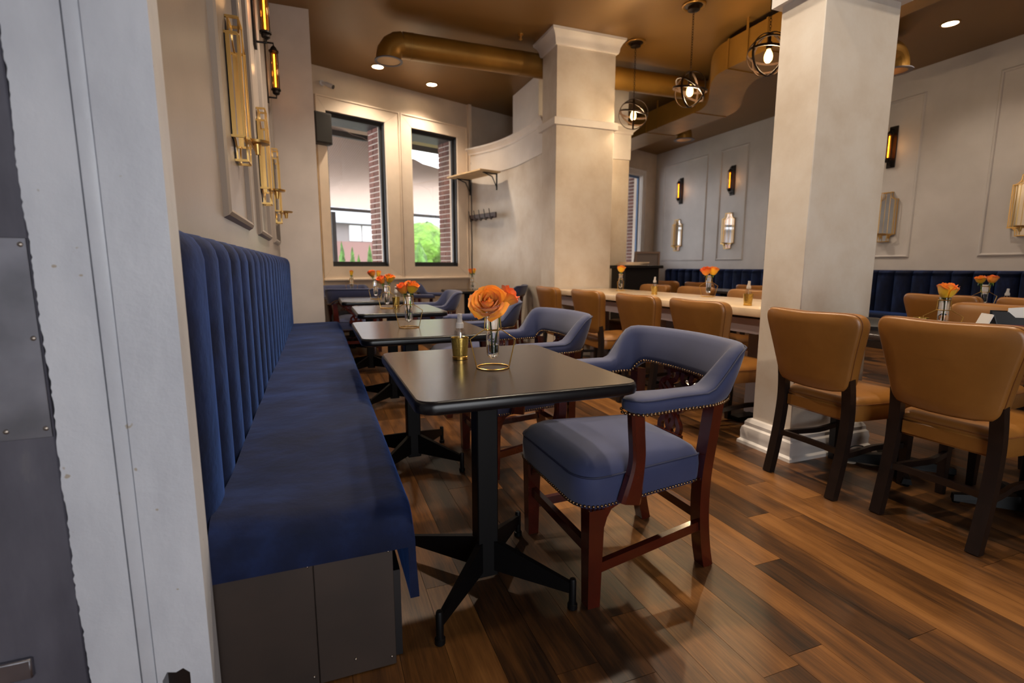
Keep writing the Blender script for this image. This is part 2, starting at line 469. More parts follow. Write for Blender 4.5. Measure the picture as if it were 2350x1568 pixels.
def window(idx, op, cl, cr, ct, cb, label, frame='dark_frame', casing='window_casing_paint'):
    x0, x1, z0, z1 = op
    root = empty('window_%d' % idx, PF, A_FAR, label, kind='structure')
    m = 0.035
    # mitred casing boards
    for poly in ([(x0-cl, z0-cb), (x1+cr, z0-cb), (x1, z0), (x0, z0)], [(x0-cl, z1+ct), (x1+cr, z1+ct), (x1, z1), (x0, z1)],
                 [(x0-cl, z0-cb), (x0-cl, z1+ct), (x0, z1), (x0, z0)], [(x1+cr, z0-cb), (x1+cr, z1+ct), (x1, z1), (x1, z0)]):
        cx = sum(p[0] for p in poly)/4; cz = sum(p[1] for p in poly)/4
        q = [(cx + (p[0]-cx)*0.9985, cz + (p[1]-cz)*0.9985) for p in poly]
        B().prism(q, -0.028, -0.001, 'y').build('casing_board', casing, root, smooth=False)
    # outer bead
    b = B(); e = 0.018
    X0, X1, Z0, Z1 = x0-cl, x1+cr, z0-cb, z1+ct
    b.box(X0-0.001, X1+0.001, -0.042, -0.001, Z1-e, Z1); b.box(X0-0.001, X0+e, -0.042, -0.001, Z0, Z1-e)
    b.box(X1-e, X1+0.001, -0.042, -0.001, Z0, Z1-e); b.build('casing_bead', casing, root, smooth=False)
    B().box(X0-0.01, X1+0.01, -0.06, -0.001, Z0-0.03, Z0, 0.006).build('sill', casing, root)
    # reveal lining and sash
    b = B(); b.box(x0, x0+0.012, 0, 0.1, z0, z1); b.box(x1-0.012, x1, 0, 0.1, z0, z1); b.box(x0, x1, 0, 0.1, z0, z0+0.012); b.box(x0, x1, 0, 0.1, z1-0.012, z1)
    b.build('reveal', casing if frame != 'dark_frame' else 'dark_frame', root, smooth=False)
    b = B(); s_ = 0.03
    b.box(x0+0.012, x0+0.012+s_, 0.06, 0.1, z0, z1); b.box(x1-0.012-s_, x1-0.012, 0.06, 0.1, z0, z1)
    b.box(x0+0.012+s_, x1-0.012-s_, 0.06, 0.1, z0+0.012, z0+0.012+0.055); b.box(x0+0.012+s_, x1-0.012-s_, 0.06, 0.1, z1-0.012-0.04, z1-0.012)
    b.build('sash', frame, root, smooth=False)
    B().box(x0+0.03, x1-0.03, 0.078, 0.082, z0+0.05, z1-0.04).build('pane', 'window_glass', root, smooth=False)
    return root
window(1, openings[0], 0.13, 0.232, 0.175, 0.165, 'tall window beside the black wall speaker')
window(2, openings[1], 0.183, 0.195, 0.175, 0.165, 'tall window beside the pine shelf')
window(3, openings[2], 0.12, 0.12, 0.12, 0.14, 'blue-framed window behind the host stand, widened unseen for more daylight', 'blue_frame', 'white_trim')
B().box(2.43, 2.485, -0.06, 0, 0, CZ, 0.004).build('corner_board', 'window_casing_paint', far)

# right wall
wall_right = struct('wall_right', B().box(XR, XR+0.2, -2.6, 10.5, 0, CZ), 'grey_wall', 'grey panelled wall along the right side')
for a0, a1 in ((8.54, 9.95), (7.49, 8.2), (5.9, 7.0), (4.585, 5.5), (2.6, 3.82), (1.2, 2.1)):
    moulding(wall_right, XR, a0, a1, 1.2, 3.33, 0.04, 0.02, 'grey_wall', -1)
# walls out of view: entrance front with a glazed opening, vestibule side
bw = B(); bw.box(-2.0, -0.4, -2.6, -2.4, 0, CZ); bw.box(1.6, 9.0, -2.6, -2.4, 0, CZ); bw.box(-0.4, 1.6, -2.6, -2.4, 2.3, CZ); bw.box(-0.4, 1.6, -2.6, -2.4, 0, 0.2)
struct('wall_back', bw, 'grey_wall')
struct('wall_vestibule', B().box(-1.7, -1.5, -2.4, 1.2, 0, CZ), 'worn_white_door_paint')

# doorway frame on the left: grey door leaf, worn white casing
YD = 1.2
struct('wall_door', B().box(-1.7, -0.52, YD+0.05, YD+0.2, 0, CZ), 'greige_wall')
door = empty('door_1', (-0.9, YD, 0), 0, 'scuffed grey door with a steel push plate at the left edge', kind='structure')
door.location = (0, 0, 0)
B().box(-1.36, -0.497, YD+0.004, YD+0.045, 0.01, 2.6, 0.003).build('leaf', 'scuffed_grey_door_paint', door)
pl = B().box(-0.84, -0.499, YD+0.001, YD+0.0035, 0.757, 1.137, 0.0008).build('push_plate', 'brushed_steel', door)
for (x, z) in ((-0.508, 1.125), (-0.508, 0.951), (-0.508, 0.775), (-0.568, 0.775)):
    B().lathe([(0.0048, 0), (0.0044, 0.0016), (0.0024, 0.003), (0.0001, 0.0034)], 10).build('screw', 'screw_steel', pl).matrix_local = Matrix.Translation((x, YD+0.001, z)) @ Matrix.Rotation(PI/2, 4, 'X')
B().box(-0.72, -0.58, YD-0.008, YD+0.004, 0.262, 0.305, 0.003).build('steel_strip', 'brushed_steel', door)  # plain steel strip for a pale bar low on the door
trim = empty('trim_1', (0, 0, 0), 0, 'worn white painted door casing in the foreground', kind='structure')
def jagged(x0, z0, z1, amp, n):
    return [(x0 + random.uniform(-amp, amp), z0 + (z1-z0)*k/n) for k in range(n+1)]
lp = [(x + 0.0016*math.sin(z*9) + 0.0012*math.sin(z*23+1), z) for x, z in jagged(-0.489, 0, CZ, 0.0016, 520)]
B().prism([(-0.402, 0)] + [(-0.402, CZ)] + lp[::-1], YD-0.012, YD+0.06, 'y').build('casing_board', 'worn_white_door_paint', trim, smooth=False)
B().box(-0.3995, -0.3735, YD-0.0145, YD+0.06, 0, CZ, 0.003, 2).build('casing_bead', 'worn_white_door_paint', trim)
nz = 0.2
poly = [(-0.371, 0), (-0.362, 0), (-0.362, 0.195), (-0.352, 0.213), (-0.336, 0.208), (-0.322, 0.214), (-0.31, 0.2), (-0.312, 0.0), (-0.268, 0), (-0.268, CZ), (-0.371, CZ)]
B().prism(poly, YD-0.018, YD+0.055, 'y').build('casing_board', 'worn_white_door_paint', trim, smooth=False)
B().box(-0.37, -0.30, YD+0.02, YD+0.055, 0, 0.23).build('broken_backing', 'espresso_wood', trim, smooth=False)

# ------------------------------------------------------------------ column and pillar
col = empty('column', (2.58, 5.4, 0), 0, 'cream plaster column behind the long white table', kind='structure')
cw, cd = 0.75, 0.38
B().box(0, cw, 0, cd, 0, CZ-0.02, 0.004).build('shaft', 'mottled_plaster', col)
def band(prof, w_, d_, name, mat, parent, z):
    # profile (out, up) carried round a w x d rectangle
    rings = []
    for (sx, sy, x, y) in ((-1, -1, 0, 0), (1, -1, w_, 0), (1, 1, w_, d_), (-1, 1, 0, d_)):
        rings.append([(x + sx*o_, y + sy*o_, z + u) for o_, u in prof])
    rings.append(rings[0])
    return B().loft(rings, True, False, False).build(name, mat, parent, ang=30)
band([(0, 0), (0.02, 0), (0.03, 0.02), (0.035, 0.06), (0.055, 0.10), (0.085, 0.13), (0.09, 0.155), (0, 0.155)], cw, cd, 'crown', 'white_trim', col, CZ-0.156)
band([(-0.001, 0), (0.035, 0), (0.035, 0.075), (0.028, 0.08), (-0.001, 0.08)], cw, cd, 'ledge_band', 'white_trim', col, 2.66)

pil = empty('pillar', (2.455, 2.02, 0), 0, 'square cream pillar with white moulded base beside the tan chairs', kind='structure')
pw, pd = 0.555, 0.27
B().box(0, pw, 0, pd, 0, CZ-0.01, 0.004).build('shaft', 'mottled_plaster', pil)
band([(-0.001, 0), (0.058, 0), (0.056, 0.018), (0.044, 0.03), (0.044, 0.06), (0.046, 0.075), (0.040, 0.105), (0.03, 0.115), (0.03, 0.135), (0.018, 0.155), (-0.001, 0.16)], pw, pd, 'base_moulding', 'white_trim', pil, 0)
band([(-0.001, 0), (0.036, 0), (0.036, 1.14), (-0.001, 1.14)], pw, pd, 'capital', 'white_trim', pil, 2.49)

# ------------------------------------------------------------------ curved partition with frieze and cornice, pier above
plan = [Vector((p.x, p.y)) for p in catmull([(2.36, 8.32, 0), (2.54, 8.0, 0), (2.69, 7.62, 0), (2.775, 7.18, 0), (2.79, 6.7, 0), (2.79, 6.2, 0)], 6)]
front_r = (4.08, 6.2); back_r = (4.08, 8.9)
def plan_ring(off, z):
    pts = []
    for i, p in enumerate(plan):
        a = plan[max(i-1, 0)]; b_ = plan[min(i+1, len(plan)-1)]; t = (b_-a).normalized(); nrm = Vector((t.y, -t.x))
        if nrm.x > 0: nrm = -nrm
        q = p + nrm*off
        if i == len(plan)-1: q = Vector((p.x-off, p.y-off))
        pts.append((q.x, q.y, z))
    pts.append((front_r[0]+off, front_r[1]-off, z)); pts.append((back_r[0]+off, back_r[1], z))
    return pts
part = empty('wall_partition', (0, 0, 0), 0, 'curved cream partition wall with a white cornice', kind='structure')
B().loft([plan_ring(0, 0), plan_ring(0, 2.54)]).build('plaster_face', 'mottled_plaster', part, ang=20)
B().loft([plan_ring(0.012, 2.53), plan_ring(0.012, 2.86)]).build('frieze', 'white_trim', part, ang=20)
B().loft([plan_ring(o_, z) for o_, z in ((0.013, 2.855), (0.03, 2.862), (0.03, 2.885), (0.045, 2.9), (0.07, 2.925), (0.085, 2.935), (0.085, 2.96))]).build('cornice', 'white_trim', part, ang=20)
pier = empty('wall_pier', (0, 0, 0), 0, 'white boxed pier standing on the partition', kind='structure')
B().box(2.90, 4.3, 6.62, 7.6, 2.95, CZ-0.005).build('box', 'white_trim', pier, smooth=False)
B().box(4.31, 4.40, 6.75, 7.6, 2.95, CZ-0.005).build('side_board', 'white_trim', pier, smooth=False)

# ------------------------------------------------------------------ ceiling ducts
rd = empty('round_duct', (0, 0, 0), 0, 'gold painted round duct with an open elbow near the windows', 'duct')
YP, ZP, RP = 5.93, 3.455, 0.132
el = [(1.0, YP, ZP)] 
B().tube([(0.98, YP, ZP), (2.2, YP, ZP), (3.4, YP, ZP), (4.7, YP, ZP), (5.15, YP, ZP)], RP, 28).build('pipe', 'gold_duct_paint', rd)
def elbow(cx, cy, cz, r, n=4, R=0.15, sx=-1, drop=0.03):
    pts = [(cx, cy, cz)]
    for k in range(1, n+1):
        a = PI/2*k/n; pts.append((cx + sx*R*math.sin(a), cy, cz - R*(1-math.cos(a))))
    pts.append((cx + sx*R, cy, cz - R - drop)); return pts
e = elbow(0.98, YP, ZP, RP)
B().tube(e, RP*1.008, 28).build('elbow', 'gold_duct_paint', rd, ang=14)
for x in (1.08, 2.35):
    B().tube([(x-0.012, YP, ZP), (x+0.012, YP, ZP)], RP*1.02, 28).build('joint_band', 'gold_duct_paint', rd)
ex, ez = e[-1][0], e[-1][2]
B().lathe([(RP*1.0, 0.012), (RP*1.13, 0.004), (RP*1.13, -0.004), (RP*0.94, -0.004), (RP*0.9, 0.10), (0.001, 0.105)], 28, (ex, YP, ez), False, True).build('outlet_rim', 'galvanised_inside', rd)
def rect_duct():
    root = empty('rectangular_duct', (0, 0, 0), 0, 'gold painted rectangular duct jogging along the ceiling', 'duct')
    z0, z1 = 3.24, 3.54
    def xl(y): return 4.33 + (5.1-4.33)*smoothstep(4.75, 6.1, y)
    ys = [1.0, 2.6, 3.4, 4.2, 4.7] + [4.75 + 0.1*k for k in range(1, 14)] + [6.2, 7.4, 8.9]
    W_ = 0.55
    B().loft([[(xl(y), y, z0), (xl(y)+W_, y, z0), (xl(y)+W_, y, z1), (xl(y), y, z1)] for y in ys]).build('sheet_body', 'gold_duct_paint', root, ang=30)
    for y in (3.4, 4.2, 4.72, 6.15, 7.3):
        x = xl(y); e_ = 0.008
        B().box(x-e_, x+W_+e_, y-0.012, y+0.012, z0-e_, z1+e_).build('seam_flange', 'gold_duct_paint', root, smooth=False)
    for y in (4.45, 7.0):
        B().box(xl(y)-0.012, xl(y)-0.004, y-0.015, y+0.015, z0-0.01, CZ).build('hanger_strap', 'gold_duct_paint', root, smooth=False)
    return root
rect_duct()
def outlet(loc, label, stub):
    root = empty('duct_outlet', loc, 0, label, 'duct', 'downturned duct outlets near the right wall')
    e_ = elbow(0, 0, 0, RP, 4, 0.14, 1, 0.05)
    B().tube([(-stub, 0, 0), (-stub*0.5, 0, 0)] + e_, RP, 24).build('elbow', 'gold_duct_paint', root, ang=14)
    B().lathe([(RP*1.0, 0.012), (RP*1.32, 0.004), (RP*1.32, -0.004), (RP*0.94, -0.004), (RP*0.9, 0.10), (0.001, 0.105)], 24, (0.14, 0, -0.19), False, True).build('outlet_rim', 'galvanised_inside', root)
    return root
outlet((5.93, 7.55, 3.45), 'gold duct elbow turned down above the far wall sconces', 0.27)
outlet((6.2, 4.25, 3.5), 'gold duct elbow half hidden behind the square pillar', 1.3)
b = B().lathe([(0.03, 0), (0.03, -0.012), (0.012, -0.016), (0.012, -0.05), (0.022, -0.055), (0.001, -0.07)], 12, (2.25, 5.65, CZ))
tag(b.build('sprinkler_head', 'satin_gold'), 'small fire sprinkler head on the ceiling above the round duct', 'sprinkler')

# ------------------------------------------------------------------ navy bench along the left wall
bench = empty('banquette_bench', (0, 0, 0), 0, 'long navy velvet bench with channelled back along the left wall', 'bench')
def wob(x, y, k=1.0): return k*(0.006*math.sin(3.1*y+1.3*math.sin(4*x)) + 0.004*math.sin(7.3*y+5*x) + 0.003*math.sin(13*y-9*x))
BY0, BY1 = 1.255, 5.87
def seat_section(y):
    d = y - BY0; rnd = 0.045*max(0, 1-d/0.06)**2
    zt = 0.487 - rnd
    P = []
    xs_ = [-0.27 + (0.155+0.27)*k/10 for k in range(11)]
    for x in xs_: P.append((x, y, zt + wob(x, y) - 0.012*smoothstep(0.06, -0.27, x)*0))
    for k in range(1, 6):
        a = PI/2*k/5; P.append((0.155 + 0.045*math.sin(a), y, zt - 0.045*(1-math.cos(a)) + wob(0.16, y)*(1-k/5)))
    hem = 0.20 + 0.008*math.sin(5*y) + 0.005*math.sin(11*y)
    for k in range(1, 7):
        t = k/6; z = (zt-0.045)*(1-t) + hem*t
        P.append((0.2 + 0.006*math.sin(9*y + 3*t)*t + 0.004, y, z))
    P.append((0.186, y, hem)); P.append((0.184, y, 0.352)); P.append((-0.27, y, 0.352))
    return P
ys = [BY0, BY0+0.008, BY0+0.02, BY0+0.04, BY0+0.06] + [BY0+0.06 + (BY1-BY0-0.06)*k/90 for k in range(1, 91)]
B().loft([seat_section(y) for y in ys]).build('seat_cover', 'navy_velvet', bench, ang=50)
# back: first wide channel then narrow ones
B().box(XL+0.001, XL+0.03, 1.28, 5.87, 0.3, 1.165).build('back_board', 'bench_base_brown', bench, smooth=False)
def channel_mesh(wd, th=0.085, zt=1.178, z0=0.44):
    b = B(); rings = []
    n = 10
    zs = [z0, 0.6, 0.8, 1.0, zt-0.075, zt-0.045, zt-0.022, zt-0.007, zt]
    sc = [1, 1, 1, 1, 1, 0.93, 0.78, 0.52, 0.12]
    for z, q in zip(zs, sc):
        ring = []
        for k in range(n+1):
            u = -1 + 2*k/n
            h = 0.030 + (th-0.030)*(max(0, 1-abs(u)**2.6))**0.6
            ring.append((h*q, u*wd/2, z - (0 if q == 1 else 0.006*u*u)))
        ring.append((0, wd/2, z)); ring.append((0, -wd/2, z)); rings.append(ring)
    return b.loft(rings)
wide = channel_mesh(0.30, 0.095).build('channel', 'navy_velvet', bench, ang=60); wide.location = (XL+0.005, 1.405, 0)
CWD = 0.225; nch = 19; CWD = (BY1-1.555)/nch
ch0 = channel_mesh(CWD).build('channel', 'navy_velvet', bench, ang=60)
for k in range(nch):
    o = ch0 if k == 0 else ch0.copy()
    if k: COL.objects.link(o); o.parent = bench
    o.location = (XL+0.005, 1.555 + CWD*(k+0.5), 0)
for nm, x0, x1 in (('end_panel', -0.315, -0.052), ('end_panel', -0.05, 0.146)):
    p = B().box(x0, x1, 1.278, 1.292, 0.004, 0.36, 0.001).build(nm, 'bench_base_brown', bench)
    for sx, sz in (((x1-0.012), 0.34), ((x1-0.012), 0.03), ((x0+0.09), 0.05)):
        B().sphere((sx, 1.277, sz), 0.004, 8, 5).build('screw', 'screw_steel', p)
B().box(-0.355, 0.13, 1.292, BY1, 0.002, 0.352).build('base_box', 'bench_base_brown', bench, smooth=False)
B().box(0.132, 0.168, 1.31, BY1, 0.002, 0.26).build('kick_board', 'black_paint', bench, smooth=False)

# right-hand bench under the panelled wall
rb = empty('banquette_bench', (0, 0, 0), 0, 'navy channel-back bench far off under the grey panelled wall', 'bench')
B().box(6.86, 7.3, 2.0, 9.7, 0.34, 0.47, 0.03, 3).build('seat_cover', 'navy_velvet', rb)
B().box(6.93, 7.49, 2.02, 9.68, 0.002, 0.36).build('base_box', 'bench_base_brown', rb, smooth=False)
rc0 = channel_mesh(0.225, 0.10, 1.035).build('channel', 'navy_velvet', rb, ang=60)
for k in range(34):
    o = rc0 if k == 0 else rc0.copy()
    if k: COL.objects.link(o); o.parent = rb
    o.location = (7.488, 2.0 + 0.226*(k+0.5), 0); o.rotation_euler = (0, 0, PI)

# ------------------------------------------------------------------ laminate tables with cross bases
def cafe_table(tw=0.66, td=0.80, offx=0.0, offy=0.0, name='cafe_table'):
    root = empty(name, (0, 0, 0))
    B().loft([[(x, y, z) for x, y in rrect(-tw/2+e_, tw/2-e_, -td/2+e_, td/2-e_, 0.05, 7)] for e_, z in ((0.012, 0.712), (0.002, 0.717), (0.0, 0.725), (0.0, 0.738), (0.003, 0.746), (0.007, 0.749))]).build('edge_band', 'table_edge_black', root, ang=50)
    B().loft([[(x, y, z) for x, y in rrect(-tw/2+0.007, tw/2-0.007, -td/2+0.007, td/2-0.007, 0.045, 7)] for z in (0.7485, 0.7502)]).build('table_top', 'table_laminate', root, ang=30)
    B().box(offx-0.036, offx+0.036, offy-0.036, offy+0.036, 0.035, 0.70, 0.004).build('column', 'black_metal', root)
    B().box(offx-0.16, offx+0.16, offy-0.03, offy+0.03, 0.695, 0.712).build('mount_plate', 'black_metal', root, smooth=False)
    for sx in (-1, 1):
        for sy in (-1, 1):
            d = Vector((sx*0.215, sy*0.238, 0)); n = Vector((-d.y, d.x, 0)).normalized()*0.011
            c0 = Vector((offx + sx*0.02, offy + sy*0.02, 0)); c1 = Vector((offx, offy, 0)) + d
            r0 = [c0+n+Vector((0, 0, .055)), c0-n+Vector((0, 0, .055)), c0-n+Vector((0, 0, .165)), c0+n+Vector((0, 0, .165))]
            r1 = [c1+n*.7+Vector((0, 0, .055)), c1-n*.7+Vector((0, 0, .055)), c1-n*.7+Vector((0, 0, .088)), c1+n*.7+Vector((0, 0, .088))]
            lg = B().loft([r0, r1]).build('foot_blade', 'black_metal', root, smooth=False)
            B().lathe([(0.013, 0.0), (0.016, 0.003), (0.016, 0.018), (0.0115, 0.02), (0.0115, 0.098), (0.009, 0.104), (0.001, 0.105)], 12, (c1.x, c1.y, 0)).build('glide', 'black_metal', lg)
    return root
ct = cafe_table(offx=-0.05, offy=-0.06); ct_used = []
TABS = [(0.54, 1.61, 'black edged laminate table nearest the camera with an open orange rose'),
        (0.50, 2.80, 'second laminate table along the bench with a two-tone rose'),
        (0.575, 4.12, 'third laminate table along the bench with roses and a gold votive'),
        (0.52, 5.46, 'fourth laminate table at the far end of the bench'),
        (0.42, 6.86, 'laminate table between two blue chairs by the left window'),
        (2.02, 7.05, 'laminate table by the partition under the coat hooks')]
for x, y, lab in TABS:
    t = place(ct, ct_used, (x, y, 0), 0, lab, 'laminate cafe tables')
    t['category'] = 'table'
tops = {}

# ------------------------------------------------------------------ blue armchairs
def dome(b, c, r, nrm):
    n = Vector(nrm).normalized(); a = n.orthogonal().normalized(); t = n.cross(a)
    c = Vector(c); vs = []
    for q, h in ((1, 0), (0.8, 0.55)):
        for k in range(6):
            an = PI*k/3; vs.append(c + (a*math.cos(an)+t*math.sin(an))*r*q + n*r*h)
    vs.append(c + n*r*0.85)
    fs = [(k, (k+1) % 6, 6+(k+1) % 6, 6+k) for k in range(6)] + [(6+k, 6+(k+1) % 6, 12) for k in range(6)]
    b.add(vs, fs)
def along(pts, step):
    pts = [Vector(p) for p in pts]; out = []; acc = 0.0; nxt = 0.0
    for i in range(len(pts)-1):
        d = pts[i+1]-pts[i]; l = d.length
        while nxt <= acc + l:
            out.append((pts[i] + d*((nxt-acc)/l), i)); nxt += step
        acc += l
    return out
def armchair():
    root = empty('armchair', (0, 0, 0))
    # seat: rounded trapezoid, front at -y
    def outline(s, grow=0.0):
        P = []
        fw_, rw, yf, yr = 0.272, 0.205, -0.275, 0.215
        corners = [(rw, yr, 0.03), (-rw, yr, 0.03), (-fw_, yf, 0.085), (fw_, yf, 0.085)]
        n = len(corners)
        for i in range(n):
            x, y, r_ = corners[i]; p = Vector(corners[i-1][:2]); c = Vector((x, y)); q = Vector(corners[(i+1) % n][:2])
            d0 = (p-c).normalized(); d1 = (q-c).normalized()
            A = c + d0*r_; Bq = c + d1*r_
            for k in range(7):
                t = k/6; P.append(A*(1-t)**2 + c*2*t*(1-t) + Bq*t**2)
        out = []
        for p in P:
            bow = -0.028*(1-(p.x/0.27)**2) if p.y < -0.2 else 0.0
            v = Vector((p.x, p.y + bow)); ctr = Vector((0, -0.03))
            d = v-ctr; out.append(ctr + d*s + (d.normalized()*grow))
        return out
    lay = [(1.0, 0.0, 0.335), (1.0, 0.004, 0.36), (1.0, 0.006, 0.40), (1.0, 0.002, 0.432), (0.985, 0, 0.442), (0.94, 0, 0.460), (0.82, 0, 0.480), (0.55, 0, 0.496), (0.25, 0, 0.502)]
    B().loft([[(p.x, p.y, z) for p in outline(s, g)] for s, g, z in lay]).build('seat', 'slate_blue_fabric', root, ang=60)
    B().tube([(p.x, p.y, 0.436) for p in outline(1.0, 0.003)], 0.0032, 6, True).build('piping', 'navy_piping', root)
    nb = B(); ring = [Vector((p.x, p.y, 0.343)) for p in outline(1.0, 0.003)]; ring.append(ring[0])
    ctr = Vector((0, -0.03, 0.343))
    for p, i in along(ring, 0.0138): dome(nb, p, 0.0058, p-ctr)
    # upholstered back and arms, one continuous sweep
    half = [(0.268, -0.155), (0.283, -0.12), (0.285, -0.05), (0.283, 0.06), (0.279, 0.15), (0.270, 0.20), (0.250, 0.24), (0.207, 0.264), (0.14, 0.279), (0.07, 0.287), (0.0, 0.290)]
    path = [Vector((x, y, 0)) for x, y in half] + [Vector((-x, y, 0)) for x, y in half[-2::-1]]
    path = catmull(path, 3); n = len(path)
    rings = []; inner = []; outer = []; pipe = []; pipe2 = []
    for i, p in enumerate(path):
        u = smoothstep(0.13, 0.240, p.y)           # 0 arm, 1 back
        a = path[max(i-1, 0)]; b_ = path[min(i+1, n-1)]; t = (b_-a).normalized(); out = Vector((t.y, -t.x, 0))
        if out.dot(p - Vector((0, 0.0, 0))) < 0: out = -out
        zt = 0.700 + 0.135*u - 0.004*abs(p.x)*u
        zb = 0.640 + 0.052*smoothstep(0.23, 0.275, p.y)
        tip = min(i, n-1-i); k = min(1, 0.35 + tip*0.22)
        wd = (0.046*(1-u) + 0.030*u)*k*(1 + 0.25*(1-smoothstep(-0.1, 0.02, p.y)))
        lean = 0.05*u
        zc = (zt+zb)/2; hh = (zt-zb)/2
        sec = []
        for q in range(14):
            an = 2*PI*q/14; ca, sa = math.cos(an), math.sin(an)
            ex = abs(ca)**0.6*(1 if ca > 0 else -1)*wd; ez = abs(sa)**0.6*(1 if sa > 0 else -1)*hh*(k if u == 0 else 1)
            sec.append(p + out*(ex + lean*(ez+hh)/(2*hh)) + Vector((0, 0, zc+ez)))
        rings.append([tuple(v) for v in sec])
        lo = Vector((0, 0, zb+0.008))
        inner.append(p - out*(wd*0.97) + lo); outer.append(p + out*(wd*0.99) + lo)
        pipe.append(p + out*(wd*0.93 + lean*0.9) + Vector((0, 0, zt-0.012*(1-u)-0.012*u)))
    B().loft(rings).build('arm_and_back_pad', 'slate_blue_fabric', root, ang=60)
    pp = B(); pp.tube(pipe, 0.003, 6); pp.build('piping', 'navy_piping', root)
    for line in (inner, outer):
        for p, i in along(line, 0.0138):
            c = path[min(i, n-1)]; d = p - Vector((c.x, c.y, p.z)); dome(nb, p, 0.0058, d)
    o = nb.build('nailhead_trim', 'antique_brass_nails', root, ang=80); o['kind'] = 'stuff'
    # wood
    for s in (-1, 1):
        B().loft([[(s*0.245+dx, -0.235+dy, z) for dx, dy in ((-w_, -w_), (w_, -w_), (w_, w_), (-w_, w_))] for z, w_ in ((0, 0.0215), (0.02, 0.022), (0.30, 0.027), (0.336, 0.028))]).build('front_leg', 'mahogany', root, ang=20)
        for (ax, ay) in ((-s, 0), (0, 1)):   # shaped corner brackets
            pts = [(0.026, 0.336), (0.085, 0.336), (0.06, 0.325), (0.045, 0.30), (0.036, 0.27), (0.026, 0.255)]
            f = (lambda d, z, t: (s*0.245 + ax*d + (t if ay else 0), -0.235 + ay*d + (0 if ay else t), z))
            B().loft([[f(d, z, -0.014) for d, z in pts], [f(d, z, 0.014) for d, z in pts]]).build('corner_bracket', 'mahogany', root, smooth=False)
        rl = [(s*0.188, 0.272, 0.0), (s*0.190, 0.252, 0.09), (s*0.195, 0.234, 0.22), (s*0.203, 0.228, 0.36), (s*0.214, 0.236, 0.5), (s*0.226, 0.246, 0.66)]
        B().bar(catmull(rl, 3), 0.04, 0.05, up=(1, 0, 0)).build('rear_leg', 'mahogany', root, ang=20)
        ap = [(s*0.268, -0.105, 0.655), (s*0.270, -0.10, 0.58), (s*0.272, -0.095, 0.50), (s*0.274, -0.102, 0.44), (s*0.275, -0.114, 0.385), (s*0.274, -0.122, 0.345)]
        pth = catmull(ap, 4); m_ = len(pth)
        sec = [[(a_*wx, c_*0.02) for a_, c_ in ((-1, -.6), (-.7, -1), (.7, -1), (1, -.6), (1, .6), (.7, 1), (-.7, 1), (-1, .6))] for wx in [0.024 + 0.013*smoothstep(0.45, 1, k/(m_-1)) for k in range(m_)]]
        B().sweep(pth, sec, up=(1, 0, 0)).build('arm_post', 'mahogany', root, ang=25)
        B().bar([(s*0.243, -0.215, 0.125), (s*0.196, 0.235, 0.165)], 0.022, 0.034, up=(0, 0, 1)).build('side_stretcher', 'mahogany', root, smooth=False)
    B().bar([(-0.225, -0.235, 0.185), (0.225, -0.235, 0.185)], 0.022, 0.034, up=(0, 0, 1)).build('front_stretcher', 'mahogany', root, smooth=False)
    B().bar([(-0.18, 0.24, 0.195), (0.18, 0.24, 0.195)], 0.022, 0.034, up=(0, 0, 1)).build('rear_stretcher', 'mahogany', root, smooth=False)
    # pierced splat built from interlaced ribbons
    sp = B(); Y0 = 0.235
    def yy(z): return Y0 + 0.055*smoothstep(0.4, 0.72, z)
    def rib(pts, wd=0.017): sp.bar([(x, yy(z), z) for x, z, *_ in [(v.x, v.z) for v in catmull([(a_, 0, c_) for a_, c_ in pts], 5)]], 0.016, wd, up=(1, 0, 0))
    def rib(pts, wd=0.017):
        cv = catmull([(a_, 0, c_) for a_, c_ in pts], 5)
        sp.bar([(v.x*1.55, yy(v.z), v.z) for v in cv], wd*1.25, 0.016, up=(0, 1, 0))
    for s in (-1, 1):
        rib([(s*0.03, 0.44), (s*0.035, 0.48), (s*0.012, 0.53), (s*0.05, 0.575), (s*0.065, 0.62), (s*0.04, 0.655), (s*0.055, 0.70)])
        rib([(s*0.012, 0.44), (s*-0.012, 0.50), (s*0.03, 0.55), (s*0.02, 0.60), (s*0.045, 0.63)])
        rib([(s*0.045, 0.63), (s*0.012, 0.65), (s*0.012, 0.70)])
        rib([(s*0.05, 0.575), (s*0.03, 0.59), (s*0.065, 0.62)], 0.012)
    sp.box(-0.1, 0.1, yy(0.69)-0.009, yy(0.69)+0.009, 0.675, 0.702); sp.box(-0.075, 0.075, Y0-0.009, Y0+0.009, 0.42, 0.455)
    sp.build('carved_splat', 'mahogany', root, ang=40)
    return root
ac = armchair(); ac_used = []
for x, y, rz, lab in [(1.005, 1.555, -90, 'blue armchair with brass nails nearest the camera, at the first laminate table'),
                      (1.02, 2.60, -88, 'blue armchair at the second laminate table, behind the nearest armchair'),
                      (1.08, 3.72, -92, 'blue armchair at the third laminate table, behind the big orange rose'),
                      (1.03, 5.20, -95, 'blue armchair at the fourth laminate table, turned to the bench'),
                      (0.42, 6.42, 172, 'blue armchair seen from behind, past the end of the bench'),
                      (0.40, 7.10, 18, 'blue armchair with its back to the left window'),
                      (1.50, 7.28, 60, 'blue armchair with its back to the right window'),
                      (2.36, 6.62, -120, 'blue armchair against the curved partition wall')]:
    o = place(ac, ac_used, (x, y, 0), math.radians(rz), lab, 'blue nailhead armchairs'); o['category'] = 'armchair'

